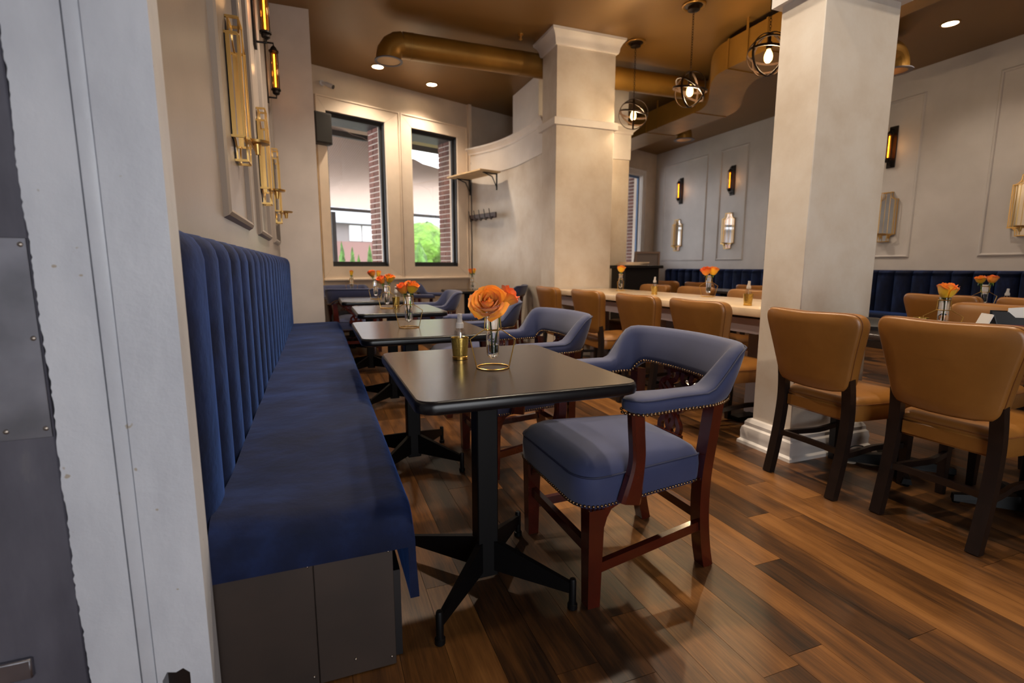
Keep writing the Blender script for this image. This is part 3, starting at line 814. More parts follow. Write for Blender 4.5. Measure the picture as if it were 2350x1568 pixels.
# ------------------------------------------------------------------ tan leather side chairs
def side_chair():
    root = empty('side_chair', (0, 0, 0))
    # back pad outline in (x, z)
    def bo():
        P = []
        ctrl = [(0.165, 0.505), (0.185, 0.53), (0.197, 0.58), (0.214, 0.66), (0.238, 0.76), (0.248, 0.81), (0.240, 0.842), (0.215, 0.858), (0.16, 0.861), (0.08, 0.859), (0.0, 0.857)]
        right = [(v.x, v.z) for v in catmull([(a_, 0, c_) for a_, c_ in ctrl], 3)]
        left = [(-a_, c_) for a_, c_ in right[-2::-1]]
        bot = [(-0.11, 0.494), (-0.04, 0.490), (0.04, 0.490), (0.11, 0.494)]
        return right + left + bot
    O = bo(); cz = 0.68
    def pos(x, z, d):
        t = (z-0.49)/0.37
        y = 0.235 + 0.075*t + d - 0.10*(x*x)/(0.25*0.25)*0.35
        return (x, y, z)
    lay = [(0.25, -0.046), (0.7, -0.046), (0.92, -0.044), (0.98, -0.036), (1.0, -0.02), (1.0, 0.02), (0.99, 0.032), (0.95, 0.039), (0.7, 0.043), (0.25, 0.044)]
    B().loft([[pos(x*s, cz + (z-cz)*s, d) for x, z in O] for s, d in lay]).build('back_pad', 'tan_leather', root, ang=60)
    B().tube([pos(x*1.0, cz+(z-cz)*1.0, 0.022) for x, z in O], 0.0026, 5, True).build('seam_piping', 'leather_seam', root)
    # seat
    def so(s):
        P = []
        for x, y in rrect(-0.222, 0.222, -0.25, 0.215, 0.06, 5):
            k = 1 - 0.16*smoothstep(-0.2, 0.215, y); P.append((x*k*s, (y+0.02)*s-0.02))
        return P
    lay = [(0.985, 0.358), (1.0, 0.365), (1.005, 0.40), (1.0, 0.432), (0.985, 0.444), (0.93, 0.459), (0.8, 0.470), (0.5, 0.478), (0.2, 0.480)]
    B().loft([[(x, y, z) for x, y in so(s)] for s, z in lay]).build('seat', 'tan_leather', root, ang=60)
    B().tube([(x, y, 0.436) for x, y in so(1.003)], 0.0025, 5, True).build('seam_piping', 'leather_seam', root)
    B().box(-0.155, 0.155, 0.2, 0.222, 0.362, 0.425, 0.006).build('rear_apron', 'tan_leather', root)
    for s in (-1, 1):
        rl = [(s*0.178, 0.285, 0.0), (s*0.178, 0.262, 0.10), (s*0.178, 0.236, 0.24), (s*0.177, 0.222, 0.38), (s*0.175, 0.226, 0.48), (s*0.173, 0.238, 0.56)]
        B().bar(catmull(rl, 3), 0.036, 0.044, up=(1, 0, 0)).build('rear_leg', 'espresso_wood', root, ang=20)
        B().loft([[(s*0.185+dx, -0.205+dy, z) for dx, dy in ((-w_, -w_), (w_, -w_), (w_, w_), (-w_, w_))] for z, w_ in ((0, 0.015), (0.36, 0.021))]).build('front_leg', 'espresso_wood', root, smooth=False)
        B().bar(catmull([(s*0.178, 0.238, 0.20), (s*0.168, 0.12, 0.20), (s*0.15, -0.03, 0.20), (s*0.178, -0.195, 0.20)], 4), 0.018, 0.026, up=(0, 0, 1)).build('side_stretcher', 'espresso_wood', root, ang=25)
    B().bar(catmull([(-0.17, 0.24, 0.215), (-0.08, 0.222, 0.212), (0.08, 0.222, 0.212), (0.17, 0.24, 0.215)], 4), 0.018, 0.026, up=(0, 0, 1)).build('rear_stretcher', 'espresso_wood', root, ang=25)
    return root
sc = side_chair(); sc_used = []
CH = [(2.485, 1.745, 90, 'tan leather chair with dark legs directly beside the square pillar'),
      (2.56, 1.235, 92, 'tan leather chair nearest the camera at the right edge'),
      (2.50, 2.56, 90, 'tan leather chair tucked behind the square pillar, nearest of the white table row'),
      (2.50, 3.22, 90, 'second tan leather chair along the near side of the white table'),
      (2.50, 3.98, 90, 'third tan leather chair along the near side of the white table'),
      (2.50, 4.80, 88, 'tan leather chair at the column end of the white table'),
      (3.36, 4.90, -90, 'tan leather chair across the white table, in front of the host stand'),
      (3.36, 4.22, -90, 'middle tan leather chair on the far side of the white table'),
      (3.36, 3.50, -90, 'tan leather chair across the white table, beside the pillar edge'),
      (3.22, 1.62, -90, 'tan leather chair across the dark table, facing the camera side'),
      (4.62, 2.40, 90, 'tan leather chair in the second row, just right of the pillar'),
      (4.66, 1.83, 90, 'tan leather chair in the second row, behind the black menu holder'),
      (5.02, 6.15, 90, 'tan leather chair in the far row next to the grey board'),
      (4.98, 5.42, 90, 'middle tan leather chair in the far row before the blue bench'),
      (4.82, 4.34, 90, 'tan leather chair in the far row beside the pillar edge')]
for x, y, rz, lab in CH:
    o = place(sc, sc_used, (x, y, 0), math.radians(rz), lab, 'tan leather side chairs'); o['category'] = 'chair'; o.scale = (1, 1, 1.02)

# ------------------------------------------------------------------ long white table and the dark tables on the right
wt = empty('dining_table', (2.97, 3.85, 0), 0, 'long pale stone-topped table between the pillar and the column', 'table')
B().box(-0.39, 0.39, -1.53, 1.53, 0.765, 0.82, 0.006, 2).build('table_top', 'stone_top', wt)
B().box(-0.30, 0.30, -1.42, 1.42, 0.745, 0.765).build('subtop', 'black_paint', wt, smooth=False)
for s in (-1, 1): B().box(s*0.33-0.012, s*0.33+0.012, -1.45, 1.45, 0.65, 0.745).build('apron', 'apron_grey', wt, smooth=False)
for y in (-1.15, 0.0, 1.15):
    B().box(-0.06, 0.06, y-0.10, y+0.10, 0.02, 0.745).build('leg', 'apron_grey', wt, smooth=False)
    B().box(-0.26, 0.26, y-0.05, y+0.05, 0.0, 0.03, 0.005).build('foot', 'black_metal', wt)
def dark_table(loc, tw, td, label):
    root = empty('pedestal_table', loc, 0, label, 'table', 'dark pedestal tables')
    B().loft([[(x, y, z) for x, y in rrect(-tw/2+e_, tw/2-e_, -td/2+e_, td/2-e_, 0.04, 6)] for e_, z in ((0.01, 0.715), (0.0, 0.722), (0.0, 0.742), (0.006, 0.75))]).build('table_top', 'table_laminate', root, ang=40)
    B().lathe([(0.045, 0.03), (0.045, 0.69), (0.09, 0.70), (0.09, 0.715)], 20).build('column', 'black_metal', root)
    for k in range(4):
        a = PI/4 + PI/2*k
        c = Vector((math.cos(a), math.sin(a), 0)); n = Vector((-c.y, c.x, 0))
        r = [[c*d + n*w_ + Vector((0, 0, z)) for w_, z in ((wd, 0.012), (-wd, 0.012), (-wd*.7, h), (wd*.7, h))] for d, wd, h in ((0.03, 0.03, 0.075), (0.27, 0.022, 0.04))]
        f = B().loft([[tuple(p) for p in q] for q in r]).build('foot', 'black_metal', root, smooth=False)
        B().lathe([(0.014, 0), (0.018, 0.012)], 10, tuple(c*0.255)).build('glide', 'black_metal', f)
    return root
dark_table((2.87, 1.72, 0), 0.58, 0.48, 'dark pedestal table beside the square pillar')
dark_table((2.90, 1.16, 0), 0.58, 0.60, 'dark pedestal table holding the black menu holder')
dark_table((5.05, 2.25, 0), 0.62, 0.9, 'dark table of the second row behind the black menu holder')
dark_table((5.45, 5.75, 0), 0.62, 1.3, 'dark table in the far row before the blue bench')
dark_table((5.28, 4.3, 0), 0.62, 0.8, 'dark table in the far row behind the pillar edge')

# ------------------------------------------------------------------ flowers, vases, bottles
def petal_mesh(R, H, span, curl, drop):
    nu, nv = 7, 7; vs = []; fs = []; uvs = []
    for j in range(nv):
        v = j/(nv-1)
        r = R*(0.18 + 0.82*math.sin(PI*(0.02+0.60*v))**0.55) + curl*max(0, v-0.55)**1.6*2.2
        z = H*v - drop*max(0, v-0.6)**2*4
        sp = span*(math.sin(PI*(0.16+0.62*v)))**0.6
        for i in range(nu):
            u = -1 + 2*i/(nu-1)
            a = u*sp; rr = r*(1 + 0.05*u*u*v) ; zz = z*(1-0.14*u*u*v*v) + 0.035*H*math.sin(4.2*u+R*40)*v*v; rr += 0.03*math.sin(5*u+R*17)*v*v
            vs.append((rr*math.cos(a), rr*math.sin(a), zz)); uvs.append((0.5+u/2, v*(0.88+0.12*abs(u))))
    for j in range(nv-1):
        for i in range(nu-1):
            k = j*nu+i; fs.append((k, k+1, k+nu+1, k+nu))
    me = bpy.data.meshes.new('petal'); me.from_pydata(vs, [], fs); uvl = me.uv_layers.new(name='UVMap')
    for lp_ in me.loops: uvl.data[lp_.index].uv = uvs[lp_.vertex_index]
    me.polygons.foreach_set('use_smooth', [True]*len(me.polygons)); return me
OPEN = [(0.10, 1.02, 1.9, 0.0, 0, 2), (0.20, 1.04, 1.5, 0.0, 0, 3), (0.31, 1.03, 1.3, 0.05, 0, 3), (0.43, 1.02, 1.15, 0.12, 0.02, 4), (0.56, 0.98, 1.0, 0.2, 0.05, 5), (0.70, 0.88, 0.95, 0.3, 0.12, 5), (0.82, 0.72, 0.9, 0.42, 0.22, 5)]
CUP = [(0.10, 1.22, 1.9, 0.0, 0, 2), (0.22, 1.25, 1.5, 0.0, 0, 3), (0.36, 1.24, 1.25, 0.05, 0.0, 3), (0.52, 1.2, 1.15, 0.10, 0.03, 4), (0.66, 1.1, 1.1, 0.22, 0.10, 4)]
BUD = [(0.12, 1.4, 1.9, 0.0, 0, 2), (0.28, 1.45, 1.4, 0.0, 0, 3), (0.44, 1.4, 1.2, 0.08, 0.02, 3)]
PM = {}
def petals_for(kind, spec, mat):
    key = (kind, mat)
    if key not in PM:
        L_ = []
        for (R_, H_, sp_, cu, dr, n_) in spec:
            me = petal_mesh(R_, H_, sp_, cu, dr); me.materials.append(MATS[mat]); L_.append((me, n_))
        PM[key] = L_
    return PM[key]
def rose(loc, base, size, tilt, rz, kind, mat, label, group):
    """loc = bloom base, base = where the stem ends in the tube"""
    spec = {'open': OPEN, 'cup': CUP, 'bud': BUD}[kind]
    root = empty('rose', loc, 0, label, 'flower', group)
    bloom = empty('bloom', (0, 0, 0), 0, parent=root); bloom.rotation_euler = (tilt[0], tilt[1], 0); bloom.scale = (size, size, size)
    k = 0
    for me, n_ in petals_for(kind, spec, mat):
        for i in range(n_):
            o = bpy.data.objects.new('petal', me); COL.objects.link(o); o.parent = bloom
            o.rotation_euler = (random.uniform(-0.05, 0.05), random.uniform(-0.05, 0.05), 2*PI*i/n_ + k*0.9 + rz); k += 1
    d = Vector(base) - Vector(loc)
    B().tube(catmull([(0, 0, 0.004), (d.x*0.3+0.002, d.y*0.3, d.z*0.35), (d.x*0.8, d.y*0.8, d.z*0.75), tuple(d)], 4), 0.0028, 7).build('stem', 'stem_green', root)
    B().lathe([(0.003, -0.010), (size*0.22, -0.002), (size*0.26, 0.006), (0.002, 0.010)], 8).build('hip', 'stem_green', root)
    for q in (0.6, 2.6, 4.4):
        s = B(); c, n2 = Vector((math.cos(q), math.sin(q), 0)), Vector((-math.sin(q), math.cos(q), 0))
        pts = [(0.004, 0.0), (0.010, 0.004), (0.016, -0.006), (0.018, -0.024)]
        wds = [0.003, 0.006, 0.005, 0.0004]
        vs = []
        for (d_, z_), w_ in zip(pts, wds): vs += [c*d_ + n2*w_ + Vector((0, 0, z_)), c*d_ - n2*w_ + Vector((0, 0, z_))]
        s.add(vs, [(2*i, 2*i+1, 2*i+3, 2*i+2) for i in range(3)]).build('sepal', 'leaf_green', root)
    return root
def vase_proto():
    root = empty('wire_vase', (0, 0, 0))
    wr = 0.0021
    circ = lambda r_, z_, n=28: [(r_*math.cos(2*PI*k/n), r_*math.sin(2*PI*k/n), z_) for k in range(n)]
    B().tube(circ(0.054, wr), wr, 8, True).build('base_ring', 'gold_metal', root)
    B().tube(circ(0.0275, 0.128), wr*0.85, 8, True).build('shoulder_ring', 'gold_metal', root)
    B().tube(circ(0.0245, 0.176), wr*0.85, 8, True).build('neck_ring', 'gold_metal', root)
    for s in (-1, 1):
        B().tube([(s*0.054, 0, wr), (s*0.075, 0, 0.096), (s*0.0275, 0, 0.128), (s*0.0245, 0, 0.176)], wr*0.9, 8).build('side_wire', 'gold_metal', root)
    ro, ri = 0.0215, 0.0195
    prof = [(0.0005, 0.030)] + [(ro*math.sin(PI/2*k/5), 0.030 + ro*(1-math.cos(PI/2*k/5))) for k in range(1, 6)] + [(ro, 0.18), (ro+0.003, 0.186), (ro+0.003, 0.188), (ri, 0.187), (ri, 0.053)] + [(ri*math.sin(PI/2*k/5), 0.032 + ro*(1-math.cos(PI/2*k/5))) for k in range(4, 0, -1)] + [(0.0005, 0.032)]
    B().lathe(prof, 24).build('glass_tube', 'clear_glass', root)
    rw = ri - 0.0004
    B().lathe([(0.0005, 0.0325)] + [(rw*math.sin(PI/2*k/5), 0.0325 + ro*(1-math.cos(PI/2*k/5))) for k in range(1, 6)] + [(rw, 0.078)], 20).build('water', 'water', root)
    return root
vp = vase_proto(); vp_used = []
VZ = 0.7505
def bouquet(x, y, z, rz, where, blooms, lab):
    o = place(vp, vp_used, (x, y, z), rz, lab, 'gold wire bud vases'); o['category'] = 'vase'
    for (dx, dy, dz, size, tilt, kind, mat, lb) in blooms:
        rose((x+dx, y+dy, z+dz), (x+dx*0.12, y+dy*0.12, z+0.05), size, tilt, random.uniform(0, 6), kind, mat, lb, 'roses in wire vases')
R_ = math.radians
bouquet(0.530, 1.575, VZ, R_(-15), '', [(-0.014, -0.006, 0.200, 0.062, (R_(48), R_(-26), 0), 'open', 'petal_orange', 'large fully open orange rose on the nearest table'),
                                       (0.034, 0.012, 0.212, 0.050, (R_(14), R_(40), 0), 'cup', 'petal_coral', 'coral rose half hidden behind the large open orange rose')], 'gold wire bud vase holding the open orange rose on the nearest table')
bouquet(0.455, 2.80, VZ, R_(-15), '', [(0.012, -0.012, 0.192, 0.052, (R_(14), R_(10), 0), 'cup', 'petal_bicolor', 'yellow rose with red edges on the second bench table'),
                                      (-0.018, 0.010, 0.188, 0.048, (R_(8), R_(-20), 0), 'cup', 'petal_coral', 'coral rose leaning left on the second bench table')], 'gold wire bud vase on the second bench table')
bouquet(0.505, 4.15, VZ, R_(-25), '', [(0.018, -0.006, 0.208, 0.055, (R_(10), R_(10), 0), 'cup', 'petal_bicolor', 'yellow and red rose on the third bench table'),
                                      (-0.030, 0.006, 0.198, 0.052, (R_(8), R_(-20), 0), 'cup', 'petal_coral', 'orange rose leaning left on the third bench table')], 'gold wire bud vase on the third bench table')
bouquet(0.545, 5.40, VZ, R_(20), '', [(-0.024, 0, 0.230, 0.056, (0, R_(-12), 0), 'cup', 'petal_coral', 'orange rose on the fourth bench table'),
                                     (0.030, 0, 0.218, 0.054, (0, R_(8), 0), 'bud', 'petal_bicolor', 'yellow rosebud on the fourth bench table')], 'gold wire bud vase on the fourth bench table')
bouquet(0.40, 6.93, VZ, R_(0), '', [(0.0, 0, 0.215, 0.050, (0, R_(4), 0), 'bud', 'petal_bicolor', 'single rosebud on the table by the left window')], 'gold wire bud vase on the table by the left window')
bouquet(1.98, 6.75, VZ, R_(0), '', [(-0.02, 0, 0.232, 0.052, (0, R_(-10), 0), 'bud', 'petal_coral', 'small coral rosebud on the table by the partition'),
                                   (0.022, 0, 0.236, 0.052, (0, R_(8), 0), 'bud', 'petal_bicolor', 'small yellow rosebud on the table by the partition')], 'gold wire bud vase on the table by the partition')
bouquet(3.10, 4.80, 0.8205, R_(30), '', [(0.0, 0, 0.20, 0.062, (0, R_(4), 0), 'cup', 'petal_bicolor', 'orange and yellow rose at the column end of the white table')], 'gold wire bud vase at the column end of the white table')
bouquet(3.20, 3.56, 0.8205, R_(-40), '', [(-0.022, 0.01, 0.190, 0.058, (R_(4), R_(-16), 0), 'cup', 'petal_coral', 'coral rose on the white table near the pillar'),
                                         (0.026, -0.01, 0.190, 0.060, (R_(4), R_(8), 0), 'cup', 'petal_bicolor', 'yellow rose on the white table near the pillar')], 'gold wire bud vase on the white table near the pillar')
bouquet(2.80, 1.53, VZ, R_(-50), '', [(0.0, 0, 0.184, 0.058, (R_(8), 0, 0), 'cup', 'petal_bicolor', 'red-edged yellow rose on the dark table by the pillar')], 'gold wire bud vase on the dark table by the pillar')
bouquet(5.08, 2.50, VZ, R_(-60), '', [(0.03, -0.02, 0.2, 0.052, (0, R_(16), 0), 'cup', 'petal_coral', 'coral rose on the second row table'),
                                     (-0.035, 0.02, 0.2, 0.048, (0, R_(-14), 0), 'cup', 'petal_bicolor', 'yellow rose on the second row table')], 'gold wire bud vase on the second row table')

def votive():
    root = empty('votive_cup', (0, 0, 0))
    B().lathe([(0.0005, 0.0), (0.0245, 0.0), (0.0255, 0.003), (0.0262, 0.012), (0.0325, 0.078), (0.0325, 0.080), (0.0300, 0.079), (0.0245, 0.010), (0.0005, 0.008)], 28).build('cup', 'speckled_gold_glass', root)
    B().lathe([(0.0248, 0.0005), (0.0272, 0.001), (0.0276, 0.011), (0.0262, 0.0125)], 28, cap0=False, cap1=False).build('foot_band', 'gold_metal', root)
    return root
def spray():
    root = empty('spray_bottle', (0, 0, 0))
    B().lathe([(0.0005, 0.0), (0.0185, 0.0), (0.020, 0.004), (0.020, 0.088), (0.0185, 0.098), (0.013, 0.104), (0.012, 0.108)], 22).build('bottle', 'bottle_plastic', root)
    B().lathe([(0.0145, 0.0), (0.0148, 0.002), (0.0148, 0.014), (0.0138, 0.018), (0.011, 0.019), (0.0095, 0.030), (0.0085, 0.036)], 22, (0, 0, 0.106)).build('collar', 'clear_plastic', root)
    nz_ = B().box(-0.0065, 0.0065, -0.009, 0.0065, 0.140, 0.158, 0.002).build('nozzle', 'clear_plastic', root)
    B().tube([(0, 0, 0.004), (0.003, 0, 0.06), (0, 0, 0.11)], 0.0016, 6).build('dip_tube', 'clear_plastic', root)
    return root
vo = votive(); vo_u = []; sb = spray(); sb_u = []
for x, y, z, lab in [(0.468, 1.765, VZ, 'on the nearest bench table'), (0.60, 4.33, VZ, 'on the third bench table'), (2.98, 4.03, 0.8205, 'in the middle of the white table'), (2.735, 2.66, 0.8205, 'on the white table beside the pillar'),
                     (2.83, 1.64, VZ, 'on the dark table behind the tan chairs'), (4.92, 2.28, VZ, 'on the second row table')]:
    o = place(vo, vo_u, (x, y, z), 0, 'speckled gold votive cup ' + lab, 'gold votive cups'); o['category'] = 'cup'
    if 'dark table behind' in lab: continue
    o = place(sb, sb_u, (x, y, z+0.0085), R_(30), 'clear spray bottle standing in the gold cup ' + lab, 'clear spray bottles'); o['category'] = 'bottle'

# menu holder, caddy, cushion-like bag on the right tables
mh = empty('menu_holder', (3.05, 1.355, VZ), R_(-58), 'black menu holder with pale cards on the right dark table', 'menu holder')
mb = B(); mb.prism([(-0.10, 0.0), (0.10, 0.0), (0.10, 0.125), (0.045, 0.125), (0.02, 0.10), (-0.02, 0.10), (-0.045, 0.125), (-0.10, 0.125)], -0.045, -0.04, 'y')
mb.build('front_pocket', 'dark_leather', mh, smooth=False)
B().box(-0.1, 0.1, 0.04, 0.045, 0, 0.125).build('rear_pocket', 'dark_leather', mh, smooth=False)
B().box(-0.1, 0.1, -0.04, 0.04, 0, 0.006).build('base', 'dark_leather', mh, smooth=False)
B().box(-0.1005, 0.1005, -0.0465, -0.045, 0.062, 0.066).build('trim_line', 'red_trim', mh, smooth=False)
o = B().prism([(-0.05, 0.0), (0.05, 0.0), (0.035, 0.145), (-0.045, 0.135)], -0.02, -0.017, 'y').build('menu_card', 'white_paper', None, smooth=False)
o.location = (3.05, 1.355, VZ+0.0065); o.rotation_euler = (0, 0, R_(-58)); tag(o, 'pale card standing in the black menu holder', 'card')
tc = empty('table_tent', (2.86, 1.385, VZ), R_(-40), 'folded white and black table card left of the menu holder', 'table card')
B().prism([(-0.045, 0), (-0.041, 0), (0.002, 0.12), (-0.002, 0.12)], -0.05, 0.05, 'y').build('card_leaf', 'white_paper', tc, smooth=False)
B().prism([(0.045, 0), (0.041, 0), (-0.002, 0.12), (0.002, 0.12)], -0.05, 0.05, 'y').build('card_leaf', 'black_paint', tc, smooth=False)
o = B().loft([[(a*0.17*s, b_*0.10*s, z) for a, b_ in [(math.cos(2*PI*k/16), math.sin(2*PI*k/16)) for k in range(16)]] for s, z in ((1.0, 0.0), (1.0, 0.02), (0.8, 0.045), (0.3, 0.058))]).build('menu_folder', 'dark_leather')
o.location = (2.80, 1.88, VZ); o.rotation_euler = (0, 0, R_(-70)); tag(o, 'soft black folder lying on the dark table by the pillar', 'folder')

# ------------------------------------------------------------------ wall lamps and mirrored candle sconces
def tube_lamp():
    root = empty('wall_lamp', (0, 0, 0))       # wall at y = 0, room towards -y
    B().box(-0.055, 0.055, -0.018, 0.0, -0.275, 0.275, 0.002).build('back_plate', 'iron_dark', root)
    B().lathe([(0.024, -0.15), (0.024, 0.15)], 18, (0, -0.085, 0), False, False).build('glass_tube', 'amber_glass', root)
    B().tube([(0, -0.085, -0.14), (0, -0.085, 0.14)], 0.0045, 8).build('filament', 'filament_orange', root)
    for s in (-1, 1):
        sk = B().lathe([(0.018, 0), (0.03, 0.01), (0.032, 0.03), (0.022, 0.05), (0.014, 0.06)], 16, (0, -0.085, 0.148 if s > 0 else -0.208))
        o = sk.build('socket', 'iron_dark', root)
        B().tube([(0, -0.085, s*0.205), (0, -0.085, s*0.235), (0, -0.018, s*0.235)], 0.008, 8).build('arm', 'iron_dark', root)
        B().lathe([(0.042, -0.006), (0.042, 0.006)], 14, (0, -0.085, s*0.165)).build('cage_ring', 'iron_dark', root)
    for k in range(4):
        a = PI/4 + PI/2*k
        B().tube([(0.042*math.cos(a), -0.085+0.042*math.sin(a), -0.17), (0.042*math.cos(a), -0.085+0.042*math.sin(a), 0.17)], 0.0032, 6).build('cage_rod', 'iron_dark', root)
    Ld = bpy.data.lights.new('wall_lamp_glow', 'POINT'); Ld.energy = 0.8; Ld.color = (1.0, 0.52, 0.20); Ld.shadow_soft_size = 0.03
    lo = bpy.data.objects.new('glow', Ld); COL.objects.link(lo); lo.parent = root; lo.location = (0, -0.145, 0)
    return root
def candle_mirror():
    root = empty('candle_mirror', (0, 0, 0))
    hw, hh = 0.135, 0.335
    def outl(k=1.0, w_=hw, h_=hh):
        # tall panel with scooped shoulders top and bottom
        R = [(w_, -h_*0.70), (w_, h_*0.70)]
        sc_ = [(w_ - 0.55*w_*math.sin(PI/2*t/4)**1.0*1.0, h_*0.70 + h_*0.20*(1-math.cos(PI/2*t/4))) for t in range(1, 5)]
        neck = [(w_*0.45, h_), ]
        top = R[1:] + sc_ + neck
        P = [(x, z) for x, z in top] + [(-x, z) for x, z in top[::-1]]
        P += [(-x, -z) for x, z in top] + [(x, -z) for x, z in top[::-1]]
        return P
    P = outl()
    B().prism([(x*0.97, z*0.985) for x, z in P], -0.012, -0.006, 'y').build('mirror_glass', 'mirror', root, smooth=False)
    for y_, nm in ((-0.012, 'rear_frame'), (-0.058, 'front_frame')):
        B().bar([(x, y_, z) for x, z in P], 0.008, 0.008, True, up=(0, -1, 0)).build(nm, 'satin_gold', root, ang=30)
    for (x, z) in ((hw, hh*0.7), (-hw, hh*0.7), (hw, -hh*0.7), (-hw, -hh*0.7), (hw*0.45, hh), (-hw*0.45, hh), (hw*0.45, -hh), (-hw*0.45, -hh)):
        B().box(x-0.005, x+0.005, -0.058, 0.0, z-0.006, z+0.006).build('spacer_bar', 'satin_gold', root, smooth=False)
    for s in (-1, 1):
        B().box(s*hw-0.003, s*hw+0.003, -0.024, -0.006, -hh*0.7, hh*0.7).build('side_band', 'satin_gold', root, smooth=False)
        B().tube([(s*hw*0.45, -0.058, -hh*0.95), (s*hw*0.45, -0.058, hh*0.95)], 0.0035, 6).build('inner_rod', 'satin_gold', root)
    B().lathe([(0.0005, 0), (0.01, 0), (0.012, -0.05), (0.02, 0.0), (0.058, 0.004), (0.062, 0.016), (0.058, 0.014), (0.0005, 0.008)], 22, (0, -0.10, -hh*0.72)).build('candle_dish', 'satin_gold', root)
    B().box(-hw, hw, -0.08, -0.07, -hh*0.72-0.006, -hh*0.72+0.006).build('dish_bar', 'satin_gold', root, smooth=False)
    return root
tl = tube_lamp(); tl_u = []; cm = candle_mirror(); cm_u = []
# left wall faces +x: local -y -> +x
for y, z, lab in ((4.47, 2.98, 'cage tube lamp on the left wall, cut off by the top of the picture'), (5.40, 2.86, 'cage tube lamp on the left wall nearest the windows')):
    o = place(tl, tl_u, (XL, y, z), R_(90), lab, 'cage tube wall lamps'); o['category'] = 'wall lamp'
for y, z, lab in ((3.03, 1.95, 'gold candle mirror on the left wall nearest the camera'), (4.33, 1.885, 'middle gold candle mirror on the left wall'), (5.45, 1.835, 'gold candle mirror on the left wall nearest the return wall')):
    o = place(cm, cm_u, (XL, y, z), R_(90), lab, 'gold candle mirrors'); o['category'] = 'mirror'
# right wall faces -x: local -y -> -x
for y, lab in ((9.33, 'cage tube lamp on the right wall nearest the far corner'), (7.85, 'cage tube lamp on the right wall left of the square pillar'), (4.95, 'cage tube lamp just right of the square pillar'), (3.20, 'cage tube lamp at the right edge of the picture')):
    o = place(tl, tl_u, (XR, y, 2.71), R_(-90), lab, 'cage tube wall lamps'); o['category'] = 'wall lamp'
for y, lab in ((9.38, 'gold candle mirror on the right wall nearest the far corner'), (7.87, 'gold candle mirror on the right wall left of the square pillar'), (4.93, 'gold candle mirror just right of the square pillar'), (3.40, 'gold candle mirror at the right edge of the picture')):
    o = place(cm, cm_u, (XR, y, 1.765), R_(-90), lab, 'gold candle mirrors'); o['category'] = 'mirror'

# ------------------------------------------------------------------ pendants and downlights
def torus(b, c, R, r, rot, n=10, m=5, stretch=1.0):
    pts = []
    for k in range(n):
        a = 2*PI*k/n; p = Vector((R*math.cos(a), 0, R*stretch*math.sin(a)))
        p.rotate(Matrix.Rotation(rot, 3, 'Z')); pts.append(Vector(c)+p)
    b.tube(pts, r, m, True)
def pendant(loc, zc, rot, label):
    root = empty('pendant_lamp', loc, rot, label, 'pendant lamp', 'globe cage pendant lamps')
    drop = CZ - zc
    B().lathe([(0.0005, 0), (0.085, 0), (0.085, -0.012), (0.06, -0.02), (0.058, -0.05), (0.03, -0.058), (0.0005, -0.06)], 26).build('canopy', 'oiled_bronze', root)
    B().lathe([(0.088, 0.0), (0.115, -0.002), (0.115, -0.012), (0.105, -0.018), (0.086, -0.014)], 26, cap0=False, cap1=False).build('ceiling_ring', 'gold_duct_paint', root)
    RG = 0.168
    c = B(); z = -0.06; k = 0
    while z > -(drop - RG - 0.03):
        torus(c, (0, 0, z-0.014), 0.009, 0.0022, (k % 2)*PI/2, 8, 5, 1.7); z -= 0.0235; k += 1
    ch = c.build('chain', 'oiled_bronze', root); ch['kind'] = 'stuff'
    for (ax, ay, az) in ((R_(12), 0, 0.2), (R_(90), 0, 0.3), (R_(90), 0, R_(105)), (R_(38), 0, R_(60))):
        Mx = Matrix.Rotation(az, 4, 'Z') @ Matrix.Rotation(ay, 4, 'Y') @ Matrix.Rotation(ax, 4, 'X')
        rings = []
        n = 40
        for k in range(n):
            a = 2*PI*k/n
            rings.append([tuple(Mx @ Vector(((RG+d)*math.cos(a), (RG+d)*math.sin(a), h)) + Vector((0, 0, -drop))) for d, h in ((-0.003, -0.010), (0.003, -0.010), (0.003, 0.010), (-0.003, 0.010))])
        rings.append(rings[0])
        B().loft(rings, True, False, False).build('cage_ring', 'oiled_bronze', root, ang=30)
    B().lathe([(0.012, 0.17), (0.014, 0.10), (0.024, 0.095), (0.024, 0.045), (0.018, 0.04)], 16, (0, 0, -drop)).build('socket', 'oiled_bronze', root)
    B().lathe([(0.013, 0.05), (0.016, 0.035), (0.03, 0.005), (0.034, -0.02), (0.03, -0.045), (0.016, -0.062), (0.0005, -0.066)], 18, (0, 0, -drop)).build('bulb', 'bulb_warm', root)
    Ld = bpy.data.lights.new('pendant_glow', 'POINT'); Ld.energy = 30; Ld.color = (1.0, 0.72, 0.42); Ld.shadow_soft_size = 0.04
    lo = bpy.data.objects.new('glow', Ld); COL.objects.link(lo); lo.parent = root; lo.location = (0, 0, -drop-0.09)
    return root
pendant((3.57, 5.37, CZ), 2.86, 0.7, 'globe cage pendant nearest the column')
pendant((3.62, 4.45, CZ), 2.86, 0.1, 'middle globe cage pendant hanging on a chain')
pendant((3.66, 3.52, CZ), 2.86, 1.3, 'globe cage pendant half hidden behind the square pillar')
